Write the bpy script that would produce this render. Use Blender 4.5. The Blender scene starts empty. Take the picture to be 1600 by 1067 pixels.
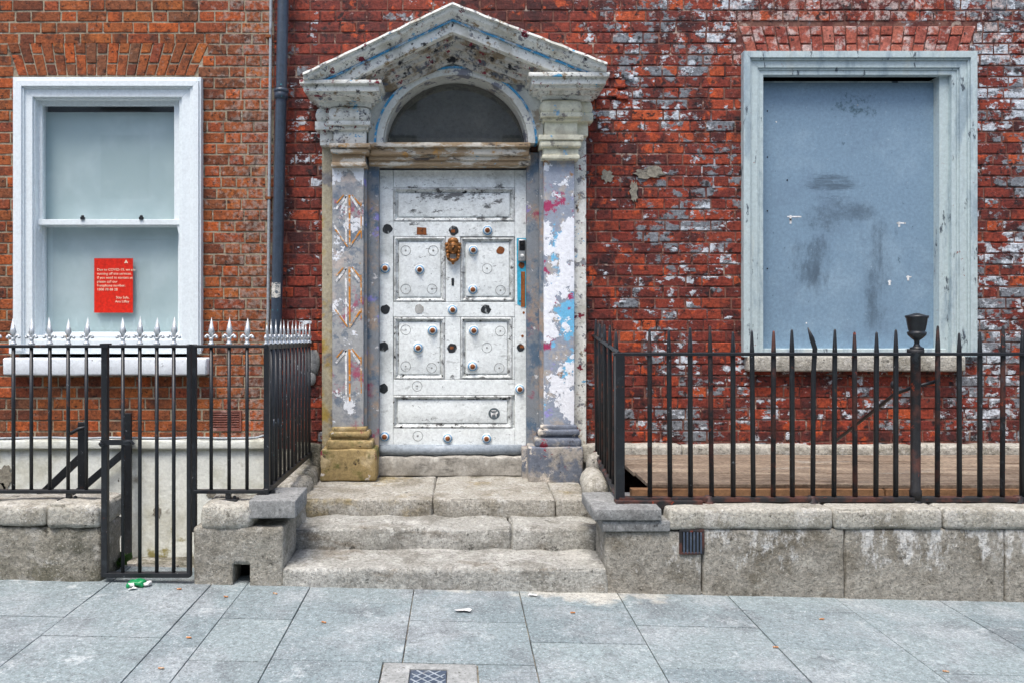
import bpy, bmesh, math, random
from mathutils import Vector, Matrix, noise
R = math.radians
sc = bpy.context.scene
col = sc.collection

# ---------------------------------------------------------------- camera, sky, sun, exposure
F, D0, VX, VY, H = 1200.0, 5.581, 715.0, 495.0, 1.52      # focal (px of a 1600 px picture), metres to the facade, principal point, eye height
cam_d = bpy.data.cameras.new('camera'); cam = bpy.data.objects.new('camera', cam_d); col.objects.link(cam)
cam.location = (0, -D0, H); cam.rotation_euler = (R(90), 0, 0)
cam_d.sensor_fit = 'HORIZONTAL'; cam_d.sensor_width = 36; cam_d.lens = 36*F/1600
cam_d.shift_x = (800-VX)/1600; cam_d.shift_y = -(533.5-VY)/1600
cam_d.clip_start = 0.05; cam_d.clip_end = 500
sc.camera = cam
w = bpy.data.worlds.new('World'); sc.world = w; w.use_nodes = True
nt = w.node_tree; sky = nt.nodes.new('ShaderNodeTexSky'); sky.sky_type = 'NISHITA'; sky.sun_disc = False
SUN_EL, SUN_AZ = 66, 205        # azimuth clockwise from +Y: the sun stands behind the camera, a little to the left
sky.sun_elevation = R(SUN_EL); sky.sun_rotation = R(SUN_AZ); sky.air_density = 1.0; sky.dust_density = 3.0; sky.ozone_density = 1.0
nt.links.new(sky.outputs[0], nt.nodes['Background'].inputs[0]); nt.nodes['Background'].inputs[1].default_value = 0.13
sd = bpy.data.lights.new('sun', 'SUN'); sun = bpy.data.objects.new('sun', sd); col.objects.link(sun)
sd.energy = 1.5; sd.angle = R(24); sd.color = (1, .955, .89)
sv = Vector((math.sin(R(SUN_AZ))*math.cos(R(SUN_EL)), math.cos(R(SUN_AZ))*math.cos(R(SUN_EL)), math.sin(R(SUN_EL))))
sun.rotation_euler = sv.to_track_quat('Z', 'Y').to_euler(); sun.location = sv*20
vs = sc.view_settings; vs.view_transform = 'Standard'; vs.look = 'None'; vs.gamma = 1; vs.use_curve_mapping = False; vs.exposure = 1.2

# ---------------------------------------------------------------- helpers
def S(Y): return F/(D0+Y)
def X(px, Y=0.): return (px-VX)/S(Y)
def Z(py, Y=0.): return H-(py-VY)/S(Y)
def zp(x): return .0155-.0216*x                     # the street falls to the right

class MB:
    def __init__(s): s.v=[]; s.f=[]; s.m=[]; s.a=[]
    def face(s, f, m=0, a=0.): s.f.append(f); s.m.append(m); s.a.append(a)
    def box(s, x0,x1,y0,y1,z0,z1, m=0):
        b=len(s.v); s.v += [(x,y,z) for z in (z0,z1) for y in (y0,y1) for x in (x0,x1)]
        for f in ((0,2,3,1),(4,5,7,6),(0,1,5,4),(1,3,7,5),(3,2,6,7),(2,0,4,6)): s.face(tuple(b+i for i in f), m)
        return s
    def rbox(s, x0,x1,y0,y1,z0,z1, r=.01, amp=0., fr=8., cell=.2, m=0, a=0., seed=0., back=True, steps=2, chip=0.):
        """a box with rounded, worn edges: a lattice on its surface, pushed by noise"""
        r=min(r,(x1-x0)*.45,(y1-y0)*.45,(z1-z0)*.45)
        def ax(lo,hi):
            n=max(1,int((hi-lo-2*r)/cell)); t=[lo] + ([lo+r*.35] if steps>1 else [])
            t += [lo+r+(hi-lo-2*r)*i/n for i in range(n+1)]
            return t + ([hi-r*.35] if steps>1 else []) + [hi]
        xs,ys,zs=ax(x0,x1),ax(y0,y1),ax(z0,z1); nx,ny,nz=len(xs)-1,len(ys)-1,len(zs)-1; idx={}
        def vert(i,j,k):
            key=(i,j,k)
            if key not in idx:
                p=Vector((xs[i],ys[j],zs[k])); c=Vector((min(max(p.x,x0+r),x1-r),min(max(p.y,y0+r),y1-r),min(max(p.z,z0+r),z1-r)))
                d=p-c; q=c+d.normalized()*r if d.length>1e-9 else p
                if amp:
                    dd=(q-Vector(((x0+x1)/2,(y0+y1)/2,(z0+z1)/2))); n=noise.noise(q*fr+Vector((seed*7.1,seed*3.3,seed)))+.5*noise.noise(q*fr*2.7+Vector((seed,9,2)))
                    nd=d.normalized() if d.length>1e-9 else dd.normalized(); q=q+nd*n*amp
                    if chip and sum(1 for u in (i in(0,nx),j in(0,ny),k in(0,nz)) if u)>1:
                        h=noise.noise(q*fr*.8+Vector((4,seed*2,1)));
                        if h>.15: q-=nd*(h-.15)*chip
                idx[key]=len(s.v); s.v.append(tuple(q))
            return idx[key]
        def quad(a_,b_,c_,d_): s.face((vert(*a_),vert(*b_),vert(*c_),vert(*d_)),m,a)
        for i in range(nx):
            for k in range(nz):
                quad((i,0,k),(i+1,0,k),(i+1,0,k+1),(i,0,k+1))
                if back: quad((i+1,ny,k),(i,ny,k),(i,ny,k+1),(i+1,ny,k+1))
        for i in range(nx):
            for j in range(ny):
                quad((i,j+1,0),(i+1,j+1,0),(i+1,j,0),(i,j,0)); quad((i,j,nz),(i+1,j,nz),(i+1,j+1,nz),(i,j+1,nz))
        for j in range(ny):
            for k in range(nz):
                quad((0,j+1,k),(0,j,k),(0,j,k+1),(0,j+1,k+1)); quad((nx,j,k),(nx,j+1,k),(nx,j+1,k+1),(nx,j,k+1))
        return s
    def lathe(s, prof, n=12, o=(0,0,0), axis='Z', ms=None, cap=True):
        b=len(s.v); o=Vector(o)
        for r,h in prof:
            for i in range(n):
                t=2*math.pi*i/n; c,d=r*math.cos(t),r*math.sin(t)
                p={'Z':(c,d,h),'Y':(c,h,-d),'X':(h,c,d)}[axis]; s.v.append(tuple(o+Vector(p)))
        for k in range(len(prof)-1):
            for i in range(n):
                j=(i+1)%n; s.face((b+k*n+i,b+k*n+j,b+(k+1)*n+j,b+(k+1)*n+i), ms[k] if ms else 0)
        if cap: s.face(tuple(b+(len(prof)-1)*n+i for i in range(n)), ms[-1] if ms else 0); s.face(tuple(b+n-1-i for i in range(n)), ms[0] if ms else 0)
        return s
    def tube(s, pts, r, n=8, m=0, flat=None):
        """tube along points; r number or list; flat=(w,t) gives a flat bar"""
        b=len(s.v); pts=[Vector(p) for p in pts]
        for q,p in enumerate(pts):
            t=(pts[min(q+1,len(pts)-1)]-pts[max(q-1,0)]).normalized(); u=t.cross(Vector((0,1,0)))
            if u.length<.05: u=t.cross(Vector((1,0,0)))
            u.normalize(); v=u.cross(t); rr=r[q] if isinstance(r,(list,tuple)) else r
            if flat:
                for a_,c_ in ((-1,-1),(1,-1),(1,1),(-1,1)): s.v.append(tuple(p+u*a_*flat[0]/2+v*c_*flat[1]/2))
            else:
                for i in range(n): s.v.append(tuple(p+u*rr*math.cos(2*math.pi*i/n)+v*rr*math.sin(2*math.pi*i/n)))
        n=4 if flat else n
        for k in range(len(pts)-1):
            for i in range(n):
                j=(i+1)%n; s.face((b+k*n+i,b+k*n+j,b+(k+1)*n+j,b+(k+1)*n+i),m)
        s.face(tuple(b+n-1-i for i in range(n)),m); s.face(tuple(b+(len(pts)-1)*n+i for i in range(n)),m)
        return s
    def prism(s, poly, y0, y1, m=0):
        """polygon of (x, z) extruded from y0 (front) to y1"""
        b=len(s.v); n=len(poly); s.v += [(x,y0,z) for x,z in poly]+[(x,y1,z) for x,z in poly]
        s.face(tuple(b+i for i in range(n)),m); s.face(tuple(b+2*n-1-i for i in range(n)),m)
        for i in range(n):
            j=(i+1)%n; s.face((b+i,b+n+i,b+n+j,b+j),m)
        return s
    def ball(s, c, rx, ry, rz, n=10, m=0):
        pr=[]; b=len(s.v); k=n//2+1
        for q in range(1,k):
            t=math.pi*q/k
            for i in range(n):
                u=2*math.pi*i/n; s.v.append((c[0]+rx*math.sin(t)*math.cos(u),c[1]+ry*math.sin(t)*math.sin(u),c[2]-rz*math.cos(t)))
        for q in range(k-2):
            for i in range(n):
                j=(i+1)%n; s.face((b+q*n+i,b+q*n+j,b+(q+1)*n+j,b+(q+1)*n+i),m)
        s.face(tuple(b+n-1-i for i in range(n)),m); s.face(tuple(b+(k-2)*n+i for i in range(n)),m)
        return s
    def ring(s, c, R_, r, n=20, k=6, m=0, a0=0, a1=2*math.pi):
        pts=[(c[0]+R_*math.cos(a0+(a1-a0)*i/n),c[1],c[2]+R_*math.sin(a0+(a1-a0)*i/n)) for i in range(n+1)]
        return s.tube(pts,r,k,m)
    def mesh(s, name, mats, smooth=False, bevel=0., fix=True):
        me=bpy.data.meshes.new(name); me.from_pydata(s.v,[],s.f); me.update()
        for m in mats if isinstance(mats,(list,tuple)) else [mats]: me.materials.append(M[m])
        me.polygons.foreach_set('material_index', s.m)
        if any(s.a):
            at=me.attributes.new('rnd','FLOAT','FACE'); at.data.foreach_set('value', s.a)
        if bevel or fix:
            bm=bmesh.new(); bm.from_mesh(me)
            if fix: bmesh.ops.recalc_face_normals(bm, faces=bm.faces)
            if bevel: bmesh.ops.bevel(bm, geom=list(bm.edges), offset=bevel, segments=1, affect='EDGES', clamp_overlap=True)
            bm.to_mesh(me); bm.free()
        if smooth: me.polygons.foreach_set('use_smooth',[True]*len(me.polygons))
        return me
def link(name, data, parent=None, loc=(0,0,0)):
    o=bpy.data.objects.new(name,data); col.objects.link(o); o.location=loc
    if parent is not None:
        o.parent=parent; o.matrix_parent_inverse=Matrix.Translation(-wloc(parent))
    return o
def wloc(o):
    v=Vector(o.location)
    if o.parent is not None: v = v + wloc(o.parent) + o.matrix_parent_inverse.to_translation()
    return v
def obj(name, mb, mats, parent=None, smooth=False, bevel=0., label=None):
    o=link(name, mb.mesh(name,mats,smooth,bevel), parent)
    if label: o['label']=label
    return o
def tag(o, label, cat, group=None):
    o['label']=label; o['category']=cat
    if group: o['group']=group
    return o
def thing(name, label, cat, loc=(0,0,0), group=None): return tag(link(name,None,None,loc),label,cat,group)
def struct(o): o['kind']='structure'; return o

# ---------------------------------------------------------------- materials
M={}
def mat(name, base, layers=(), rough=.75, bump=(60,.25,.004), metal=0., spec=.35, rnd=None, grit=.30):
    """base colour (or a ramp over a random number per piece), then worn layers masked by noise in world space"""
    m=bpy.data.materials.new(name); m.use_nodes=True; t=m.node_tree; N=t.nodes; L=t.links; B=N['Principled BSDF']; M[name]=m
    g=N.new('ShaderNodeNewGeometry'); pos=g.outputs['Position']
    sep=N.new('ShaderNodeSeparateXYZ'); L.new(pos,sep.inputs[0])
    def math_(op,a,b):
        n=N.new('ShaderNodeMath'); n.operation=op
        for i,u in enumerate((a,b)):
            if isinstance(u,(int,float)): n.inputs[i].default_value=u
            else: L.new(u,n.inputs[i])
        return n.outputs[0]
    def nz(scale,seed,st=(1,1,1),detail=6,rg=.6):
        mp=N.new('ShaderNodeMapping'); mp.inputs['Scale'].default_value=st; mp.inputs['Location'].default_value=(seed*3.7,seed*1.3,seed*2.1); L.new(pos,mp.inputs[0])
        n=N.new('ShaderNodeTexNoise'); n.inputs['Scale'].default_value=scale; n.inputs['Detail'].default_value=detail; n.inputs['Roughness'].default_value=rg; L.new(mp.outputs[0],n.inputs['Vector'])
        return n.outputs[0]
    def zone(axis,stops):
        lo,hi=stops[0][0],stops[-1][0]; mr=N.new('ShaderNodeMapRange'); mr.inputs[1].default_value=lo; mr.inputs[2].default_value=hi; L.new(sep.outputs[axis],mr.inputs[0])
        cr=N.new('ShaderNodeValToRGB'); e=cr.color_ramp.elements
        for i,(p,v) in enumerate(stops):
            el=e[i] if i<2 else e.new(1.); el.position=(p-lo)/(hi-lo); el.color=(v,v,v,1)
        L.new(mr.outputs[0],cr.inputs[0]); return cr.outputs[0]
    if rnd:
        oi=N.new('ShaderNodeObjectInfo'); at=N.new('ShaderNodeAttribute'); at.attribute_name='rnd'
        f=math_('FRACT',math_('ADD',oi.outputs['Random'],at.outputs['Fac']),0.)
        fr_=math_('FRACT',math_('MULTIPLY',f,7.31),0.); cr=N.new('ShaderNodeValToRGB'); e=cr.color_ramp.elements; cr.color_ramp.interpolation='LINEAR'
        for i,c in enumerate(rnd):
            el=e[i] if i<2 else e.new(1.); el.position=i/(len(rnd)-1); el.color=(*c,1)
        L.new(f,cr.inputs[0]); cur=cr.outputs[0]
    else:
        rgb=N.new('ShaderNodeRGB'); rgb.outputs[0].default_value=(*base,1); cur=rgb.outputs[0]
    hsum=None
    for q,l in enumerate(layers):
        f=nz(l.get('s',5),l.get('seed',q*5+1),l.get('st',(1,1,1)),min(l.get('d',5),6),l.get('rg',.62))
        if l.get('br') and rnd: f=math_('ADD',f,math_('MULTIPLY',math_('SUBTRACT',fr_,.5),l['br']))
        if l.get('lf'): f=math_('ADD',f,math_('MULTIPLY',math_('SUBTRACT',nz(1.7,q*3+2,(1,1,1),3,.5),.5),l['lf']))
        for axis,key in ((0,'zx'),(2,'zz'),(1,'zy')):
            if key in l: f=math_('ADD',f,math_('MULTIPLY',math_('SUBTRACT',zone(axis,l[key]),.5),l.get('za',.4)))
        mr=N.new('ShaderNodeMapRange'); mr.interpolation_type='SMOOTHSTEP'; mr.inputs[1].default_value=l['lo']; mr.inputs[2].default_value=l['hi']; mr.inputs[4].default_value=l.get('k',1.); L.new(f,mr.inputs[0])
        mx=N.new('ShaderNodeMix'); mx.data_type='RGBA'; L.new(mr.outputs[0],mx.inputs[0]); L.new(cur,mx.inputs[6]); mx.inputs[7].default_value=(*l['c'],1); cur=mx.outputs[2]
        if l.get('h'):
            hh=math_('MULTIPLY',mr.outputs[0],l['h']); hsum=hh if hsum is None else math_('ADD',hsum,hh)
    if grit:
        mr=N.new('ShaderNodeMapRange'); mr.inputs[1].default_value=.3; mr.inputs[2].default_value=.7; mr.inputs[3].default_value=1-grit*1.25; mr.inputs[4].default_value=1+grit*.75; L.new(nz(42,8,(1,1,1),4,.8),mr.inputs[0])
        mx=N.new('ShaderNodeMix'); mx.data_type='RGBA'; mx.blend_type='MULTIPLY'; mx.inputs[0].default_value=1; L.new(cur,mx.inputs[6]); L.new(mr.outputs[0],mx.inputs[7]); cur=mx.outputs[2]
    L.new(cur,B.inputs['Base Color']); B.inputs['Roughness'].default_value=rough; B.inputs['Metallic'].default_value=metal; B.inputs['Specular IOR Level'].default_value=spec
    if bump:
        b=N.new('ShaderNodeBump'); b.inputs['Strength'].default_value=bump[1]; b.inputs['Distance'].default_value=bump[2]
        hgt=nz(bump[0]*.45,3,(1,1,1),6,.72)
        if hsum is not None: hgt=math_('ADD',hgt,hsum)
        L.new(hgt,b.inputs['Height']); L.new(b.outputs[0],B.inputs['Normal'])
    return m
def Lr(c,s,lo,hi,**k): return dict(c=c,s=s,lo=lo,hi=hi,**k)
zxs=lambda *a: [(X(p),v) for p,v in a]
zzs=lambda *a: [(Z(p),v) for p,v in reversed(a)]

mat('brick_brown',None,[Lr((.055,.026,.018),7,.50,.68,k=.85),Lr((.36,.12,.045),14,.58,.75,k=.55),Lr((.36,.31,.27),26,.52,.72,zx=zxs((-400,.3),(300,.32),(345,.58),(390,.78),(430,.74)),za=.40,k=.6),Lr((.02,.013,.011),34,.57,.67,k=.85)],
    rough=.92,bump=(80,.9,.010),grit=.5,rnd=[(0.198,0.060,0.023),(0.354,0.096,0.028),(0.142,0.043,0.023),(0.411,0.120,0.030),(0.255,0.060,0.028),(0.468,0.102,0.023),(0.184,0.078,0.040),(0.298,0.078,0.025)])
mat('mortar_beige',(.33,.28,.20),[Lr((.14,.105,.075),8,.48,.66),Lr((.50,.46,.39),20,.58,.7),Lr((.04,.03,.025),30,.6,.7)],rough=.95,bump=(120,.8,.006))
zR=zxs((440,.30),(500,.36),(560,.30),(900,.32),(960,.42),(1040,.56),(1120,.60),(1160,.46),(1300,.45),(1480,.48),(1530,.62),(1600,.64),(1700,.62),(2000,.6))
peel=[Lr((.035,.010,.011),5,.46,.62,k=.85),Lr((.56,.088,.020),9,.575,.66,zx=zxs((440,.35),(900,.62),(1000,.60),(1130,.45),(1600,.36),(2000,.4)),za=.20,k=.72),
      Lr((.20,.215,.235),7,.555,.61,zx=zR,za=.34,d=6,rg=.68,h=.4,st=(1,1,1.5),br=.13,lf=.5),Lr((.60,.65,.70),9,.572,.625,zx=zR,za=.32,d=6,rg=.69,h=.4,st=(1,1,1.5),k=.95,br=.10,lf=.5),
      Lr((.62,.50,.46),15,.585,.70,zz=zzs((-400,.55),(0,.58),(85,.62),(130,.15),(800,.1)),zx=zxs((440,.2),(900,.35),(1100,.55),(1200,.75),(1480,.75),(1600,.65),(2000,.6)),za=.34,d=6,k=.72,rg=.72),
      Lr((.012,.009,.010),18,.565,.66,k=.9)]
mat('brick_red',None,peel,rough=.75,bump=(80,.9,.010),spec=.35,grit=.55,rnd=[(0.147,0.026,0.018),(0.266,0.041,0.021),(0.105,0.023,0.019),(0.210,0.032,0.019),(0.420,0.068,0.023),(0.126,0.024,0.019),(0.294,0.045,0.020),(0.168,0.027,0.019),(0.504,0.091,0.025)])
mat('mortar_red',(.20,.095,.07),[Lr((.10,.026,.022),7,.45,.6,k=.9),Lr((.46,.38,.31),12,.57,.67,k=.75,seed=9),Lr((.03,.016,.016),12,.54,.66)]+[dict(l,k=.6,lf=.35,lo=l['lo']+.05,hi=l['hi']+.06) for l in peel[2:4]],rough=.92,bump=(120,.8,.006))
mat('arch_red',None,[Lr((.60,.49,.45),13,.53,.66,d=6,k=.75,rg=.7,br=.18),Lr((.16,.03,.025),8,.56,.68,k=.8,seed=4),Lr((.02,.014,.014),22,.59,.68,k=.9)],rough=.85,bump=(80,.9,.010),grit=.5,rnd=[(.34,.08,.05),(.46,.14,.09),(.26,.05,.035),(.40,.11,.07),(.30,.06,.04),(.50,.17,.12)])
mat('white_gloss',(.74,.80,.82),[Lr((.52,.56,.58),5,.55,.8,k=.5,st=(1,1,.3)),Lr((.35,.35,.33),40,.68,.76,k=.5)],rough=.4,bump=(90,.06,.002),grit=.10)
mat('sill_paint',(.72,.76,.79),[Lr((.4,.42,.42),16,.55,.75,k=.6),Lr((.12,.11,.1),26,.66,.74)],rough=.6,grit=.14,bump=(40,.4,.004))
mat('film',(.50,.64,.65),[Lr((.66,.79,.80),1.6,.38,.68)],rough=.35,bump=None,grit=0)
mat('room_dark',(.30,.36,.36),[],rough=.9,bump=None)
mat('room_lamp',(.9,.85,.7),[],bump=None)
mat('notice_red',(.68,.022,.008),[],rough=.45,bump=None)
mat('notice_print',(.9,.74,.55),[],rough=.6,bump=None)
mat('door_paint',(.80,.84,.83),[Lr((.46,.49,.48),4,.48,.72,k=.7),Lr((.24,.25,.245),10,.60,.74,st=(1,1,2.2),k=.55),Lr((.80,.83,.81),6,.58,.7,k=.7),Lr((.14,.14,.14),30,.61,.68,st=(.5,1,1.6),rg=.75,k=.7,seed=41),Lr((.025,.025,.025),15,.655,.69,d=6,rg=.75),
    Lr((.03,.03,.03),11,.56,.64,d=6,rg=.8,seed=71,st=(.7,1,1.6),zz=zzs((262,.1),(288,.3),(297,.85),(312,.6),(335,.3),(350,.5),(375,.2),(760,.1)),zx=zxs((590,0),(616,.2),(640,.6),(780,.6),(803,.2),(826,0)),za=.20,k=.85)],rough=.52,bump=(50,.4,.004),grit=.17)
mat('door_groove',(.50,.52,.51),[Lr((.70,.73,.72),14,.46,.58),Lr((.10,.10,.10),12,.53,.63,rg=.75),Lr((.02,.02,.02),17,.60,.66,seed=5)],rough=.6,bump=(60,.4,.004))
flk=dict(d=9,rg=.7)
mat('peel_pilaster_grey',(.36,.365,.36),[Lr((.24,.255,.28),5,.48,.6,**flk),Lr((.48,.42,.38),6,.54,.64,seed=3,**flk),Lr((.36,.05,.11),4.5,.56,.66,seed=13,k=.85,**flk),Lr((.13,.17,.22),7,.54,.62,seed=63,k=.8,**flk),Lr((.74,.76,.79),5,.56,.585,zz=zzs((150,.9),(270,.84),(330,.5),(430,.42),(560,.44),(680,.40)),za=.32,h=.4,**flk),Lr((.30,.16,.05),9,.64,.7,k=.7,**flk)],rough=.6,grit=.14,bump=(60,.6,.008))
mat('peel_pilaster_blue',(.30,.34,.41),[Lr((.44,.40,.36),6,.50,.60,**flk),Lr((.17,.50,.75),4.2,.565,.62,seed=19,zz=zzs((200,.2),(420,.45),(520,.75),(680,.65),(760,.4)),za=.3,**flk),Lr((.34,.30,.70),5,.62,.68,seed=23,k=.8),Lr((.38,.04,.12),5.5,.60,.65,seed=29,zz=zzs((200,.7),(480,.6),(600,.2),(760,.2)),za=.22,**flk),Lr((.84,.86,.90),3.6,.53,.55,seed=37,zz=zzs((200,.4),(330,.5),(390,.78),(460,.78),(540,.55),(660,.56),(760,.3)),za=.3,h=.5,**flk),Lr((.36,.18,.06),8,.60,.68,zz=zzs((200,.8),(260,.82),(290,.3),(760,.3)),za=.35)],rough=.55,grit=.14,bump=(60,.6,.008))
mat('peel_jamb',(.21,.23,.25),[Lr((.33,.26,.21),5,.48,.6,**flk),Lr((.28,.03,.08),4,.545,.66,seed=9,**flk),Lr((.09,.14,.20),5,.51,.63,seed=21,**flk),Lr((.24,.22,.60),4.4,.62,.68,seed=43,k=.8),Lr((.55,.55,.56),16,.62,.66,h=.4,**flk)],rough=.6,grit=.14,bump=(60,.6,.008))
mat('peel_white',(.78,.785,.73),[Lr((.50,.49,.42),5,.48,.66,k=.85),Lr((.24,.245,.26),15,.565,.62,h=-.5,**flk),Lr((.20,.02,.035),10,.615,.635,seed=17,h=-.5,**flk),Lr((.08,.38,.62),9,.635,.66,seed=33,st=(1,1,1.8),**flk),Lr((.30,.22,.13),13,.56,.66,seed=51,**flk),Lr((.03,.03,.03),22,.585,.66,**flk)],rough=.55,grit=.14,bump=(60,.6,.008))
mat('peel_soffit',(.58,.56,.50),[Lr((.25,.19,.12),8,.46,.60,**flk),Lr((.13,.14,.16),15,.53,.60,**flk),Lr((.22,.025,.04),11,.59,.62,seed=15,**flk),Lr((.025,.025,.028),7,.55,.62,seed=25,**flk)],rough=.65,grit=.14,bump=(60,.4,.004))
mat('peel_cream',(.76,.74,.58),[Lr((.55,.52,.40),5,.5,.66),Lr((.25,.45,.62),10,.63,.66,seed=8,**flk),Lr((.24,.22,.19),9,.56,.64,seed=18,**flk),Lr((.2,.03,.04),14,.66,.69,**flk)],rough=.6,grit=.14,bump=(60,.3,.004))
mat('peel_brown',(.36,.26,.16),[Lr((.62,.58,.50),8,.50,.58,st=(.5,1,1.5),**flk),Lr((.07,.055,.045),8,.54,.62,st=(.5,1,1.6),seed=12,**flk),Lr((.5,.27,.08),7,.60,.68,seed=22,**flk),Lr((.25,.4,.5),14,.63,.67,seed=5,**flk)],rough=.7,grit=.14,bump=(50,.5,.005))
mat('arch_paint',(.66,.67,.62),[Lr((.22,.23,.27),6,.56,.59,h=-.4,**flk),Lr((.42,.36,.28),8,.58,.64,seed=31,**flk)],rough=.55,grit=.14,bump=(60,.3,.004))
mat('blue_edge',(.05,.30,.55),[Lr((.5,.55,.58),12,.5,.6,**flk),Lr((.06,.07,.1),14,.56,.64,seed=4,**flk)],rough=.5,bump=(60,.3,.003))
mat('strip_stone',(.40,.36,.26),[Lr((.20,.20,.21),5,.5,.65),Lr((.40,.28,.07),4,.52,.66,seed=11,zz=zzs((200,.2),(420,.6),(760,.75)),za=.3),Lr((.08,.07,.06),14,.62,.7)],rough=.8,bump=(60,.4,.005))
mat('ochre_stone',(.32,.235,.105),[Lr((.48,.38,.22),6,.52,.66),Lr((.13,.12,.035),5,.52,.64,seed=6),Lr((.70,.66,.62),9,.63,.66,seed=16,**flk),Lr((.22,.03,.05),10,.655,.68,seed=26),Lr((.05,.035,.02),16,.60,.7)],rough=.85,bump=(35,.8,.01))
mat('painted_stone',(.36,.33,.29),[Lr((.14,.16,.20),4,.42,.53,**flk),Lr((.62,.56,.48),8,.56,.62,seed=7,**flk),Lr((.22,.03,.05),9,.62,.66,seed=27,**flk),Lr((.05,.05,.06),14,.6,.68,**flk)],rough=.75,bump=(40,.7,.008))
mat('threshold_stone',(.36,.34,.30),[Lr((.52,.50,.45),7,.52,.66),Lr((.15,.14,.12),8,.55,.7,st=(.6,1,1.6)),Lr((.26,.42,.46),5,.66,.72)],rough=.85,bump=(40,.7,.008))
def granite(n,base,dark,light,extra=(),b=(70,1.,.016)):
    mat(n,base,[Lr(dark,4,.46,.66,k=.8),Lr(light,8,.52,.66,k=.75,seed=4,rg=.7),*extra,Lr(tuple(c*.3 for c in dark),75,.55,.64,k=.55,d=4,rg=.7),Lr(tuple(min(.78,c*1.45) for c in light),85,.58,.66,k=.5,d=4,seed=9,rg=.7),Lr(tuple(c*.25 for c in dark),14,.60,.68,k=.8,seed=19,rg=.75)],rough=.9,bump=b,grit=.36)
granite('granite',(.36,.34,.29),(.19,.175,.14),(.52,.50,.45))
granite('granite_coping',(.46,.44,.38),(.26,.24,.19),(.60,.58,.53))
granite('granite_wall',(.34,.32,.275),(.15,.13,.095),(.40,.38,.33),[Lr((.72,.72,.70),11,.52,.66,d=6,rg=.8,zz=[(-.1,.15),(.08,.34),(.2,.56),(.34,.62),(.42,.50),(.6,.5)],zx=[(.9,.3),(1.3,.55),(1.75,.6),(2.0,.35),(2.3,.6),(3.2,.5),(6,.5)],za=.36,st=(1,1,.5),k=.8,seed=14)])
granite('granite_moss',(.30,.28,.23),(.14,.13,.09),(.46,.44,.39),[Lr((.07,.068,.045),3,.47,.6,k=.8,seed=14),Lr((.58,.57,.53),6,.6,.68,seed=19,k=.6)])
granite('step_grey',(.385,.38,.345),(.21,.20,.17),(.55,.55,.51),[Lr((.20,.17,.13),6,.54,.66,k=.7,seed=12,st=(.6,1,1.5),rg=.72),Lr((.60,.59,.55),3,.5,.66,k=.6,seed=22)])
granite('step_ochre',(.40,.38,.33),(.23,.205,.155),(.56,.55,.51),[Lr((.34,.25,.08),3,.55,.7,k=.6,seed=12,zx=[(-1.1,.75),(0,.4),(1,.3)],za=.3)])
granite('slate',(.25,.255,.25),(.16,.16,.155),(.36,.36,.35),b=(70,.5,.006))
mat('paving',None,[Lr((.33,.36,.37),2.4,.46,.64,k=.7),Lr((.14,.155,.165),3,.50,.68,k=.6,seed=6),Lr((.54,.57,.57),5,.55,.74,k=.65,seed=16,rg=.75),Lr((.54,.51,.44),3.5,.62,.80,k=.75,seed=20,zx=[(-.2,.1),(.45,.6),(.75,.9),(1.1,.6),(1.5,.1)],zy=[(-1.75,.0),(-1.5,.55),(-1.38,.95),(-1.2,.95)],za=.42),
    Lr((.08,.09,.10),95,.54,.64,k=.65,d=4,rg=.7),Lr((.58,.60,.61),110,.56,.64,k=.6,d=4,seed=9,rg=.7)],rough=.75,bump=(160,.5,.006),spec=.35,grit=.35,rnd=[(0.216,0.266,0.277),(0.248,0.301,0.310),(0.192,0.239,0.251),(0.232,0.279,0.286),(0.264,0.319,0.323)])
mat('joint_sand',(.30,.27,.21),[Lr((.05,.05,.045),9,.45,.6)],rough=.95,bump=(150,.5,.004))
mat('asphalt',(.05,.05,.052),[Lr((.09,.09,.09),120,.5,.65,d=3)],rough=.9,bump=(150,.6,.006))
mat('iron',(.012,.014,.017),[Lr((.035,.043,.05),12,.55,.7,k=.6),Lr((.30,.33,.35),40,.67,.71,k=.7),Lr((.10,.035,.015),16,.64,.72,k=.8,seed=6)],rough=.42,bump=(80,.35,.003),spec=.5)
mat('iron_rusty',(.02,.02,.022),[Lr((.085,.034,.026),7,.46,.6),Lr((.30,.05,.02),26,.64,.70),Lr((.07,.08,.09),12,.58,.7,k=.7,seed=6)],rough=.6,bump=(70,.6,.004))
mat('silver',(.60,.63,.65),[Lr((.36,.24,.12),14,.64,.72),Lr((.35,.37,.39),10,.55,.7,k=.6)],rough=.36,metal=.35,bump=(60,.15,.002))
mat('rust',(.24,.075,.02),[Lr((.08,.03,.015),30,.5,.65)],rough=.8,bump=(90,.5,.003))
mat('bronze',(.30,.125,.035),[Lr((.07,.04,.02),22,.5,.64),Lr((.55,.30,.12),30,.6,.7)],rough=.45,metal=.4,bump=(90,.3,.002))
mat('stud_white',(.72,.74,.72),[Lr((.4,.4,.38),30,.56,.7)],rough=.5,bump=None)
mat('stud_blue',(.10,.32,.58),[Lr((.45,.5,.55),30,.55,.66)],rough=.45,bump=None)
mat('black_scar',(.022,.026,.03),[Lr((.30,.32,.32),26,.60,.66,st=(1,1,.4)),Lr((.12,.06,.03),20,.62,.7,seed=7)],rough=.6,bump=(60,.5,.003))
mat('grey_scar',(.42,.42,.40),[Lr((.14,.12,.11),16,.5,.6),Lr((.35,.15,.06),14,.58,.66,seed=5)],rough=.6,bump=(60,.5,.003))
mat('ghost_ring',(.27,.28,.27),[Lr((.62,.65,.64),20,.54,.64),Lr((.06,.06,.06),18,.62,.7,seed=5)],rough=.6,bump=None)
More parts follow.
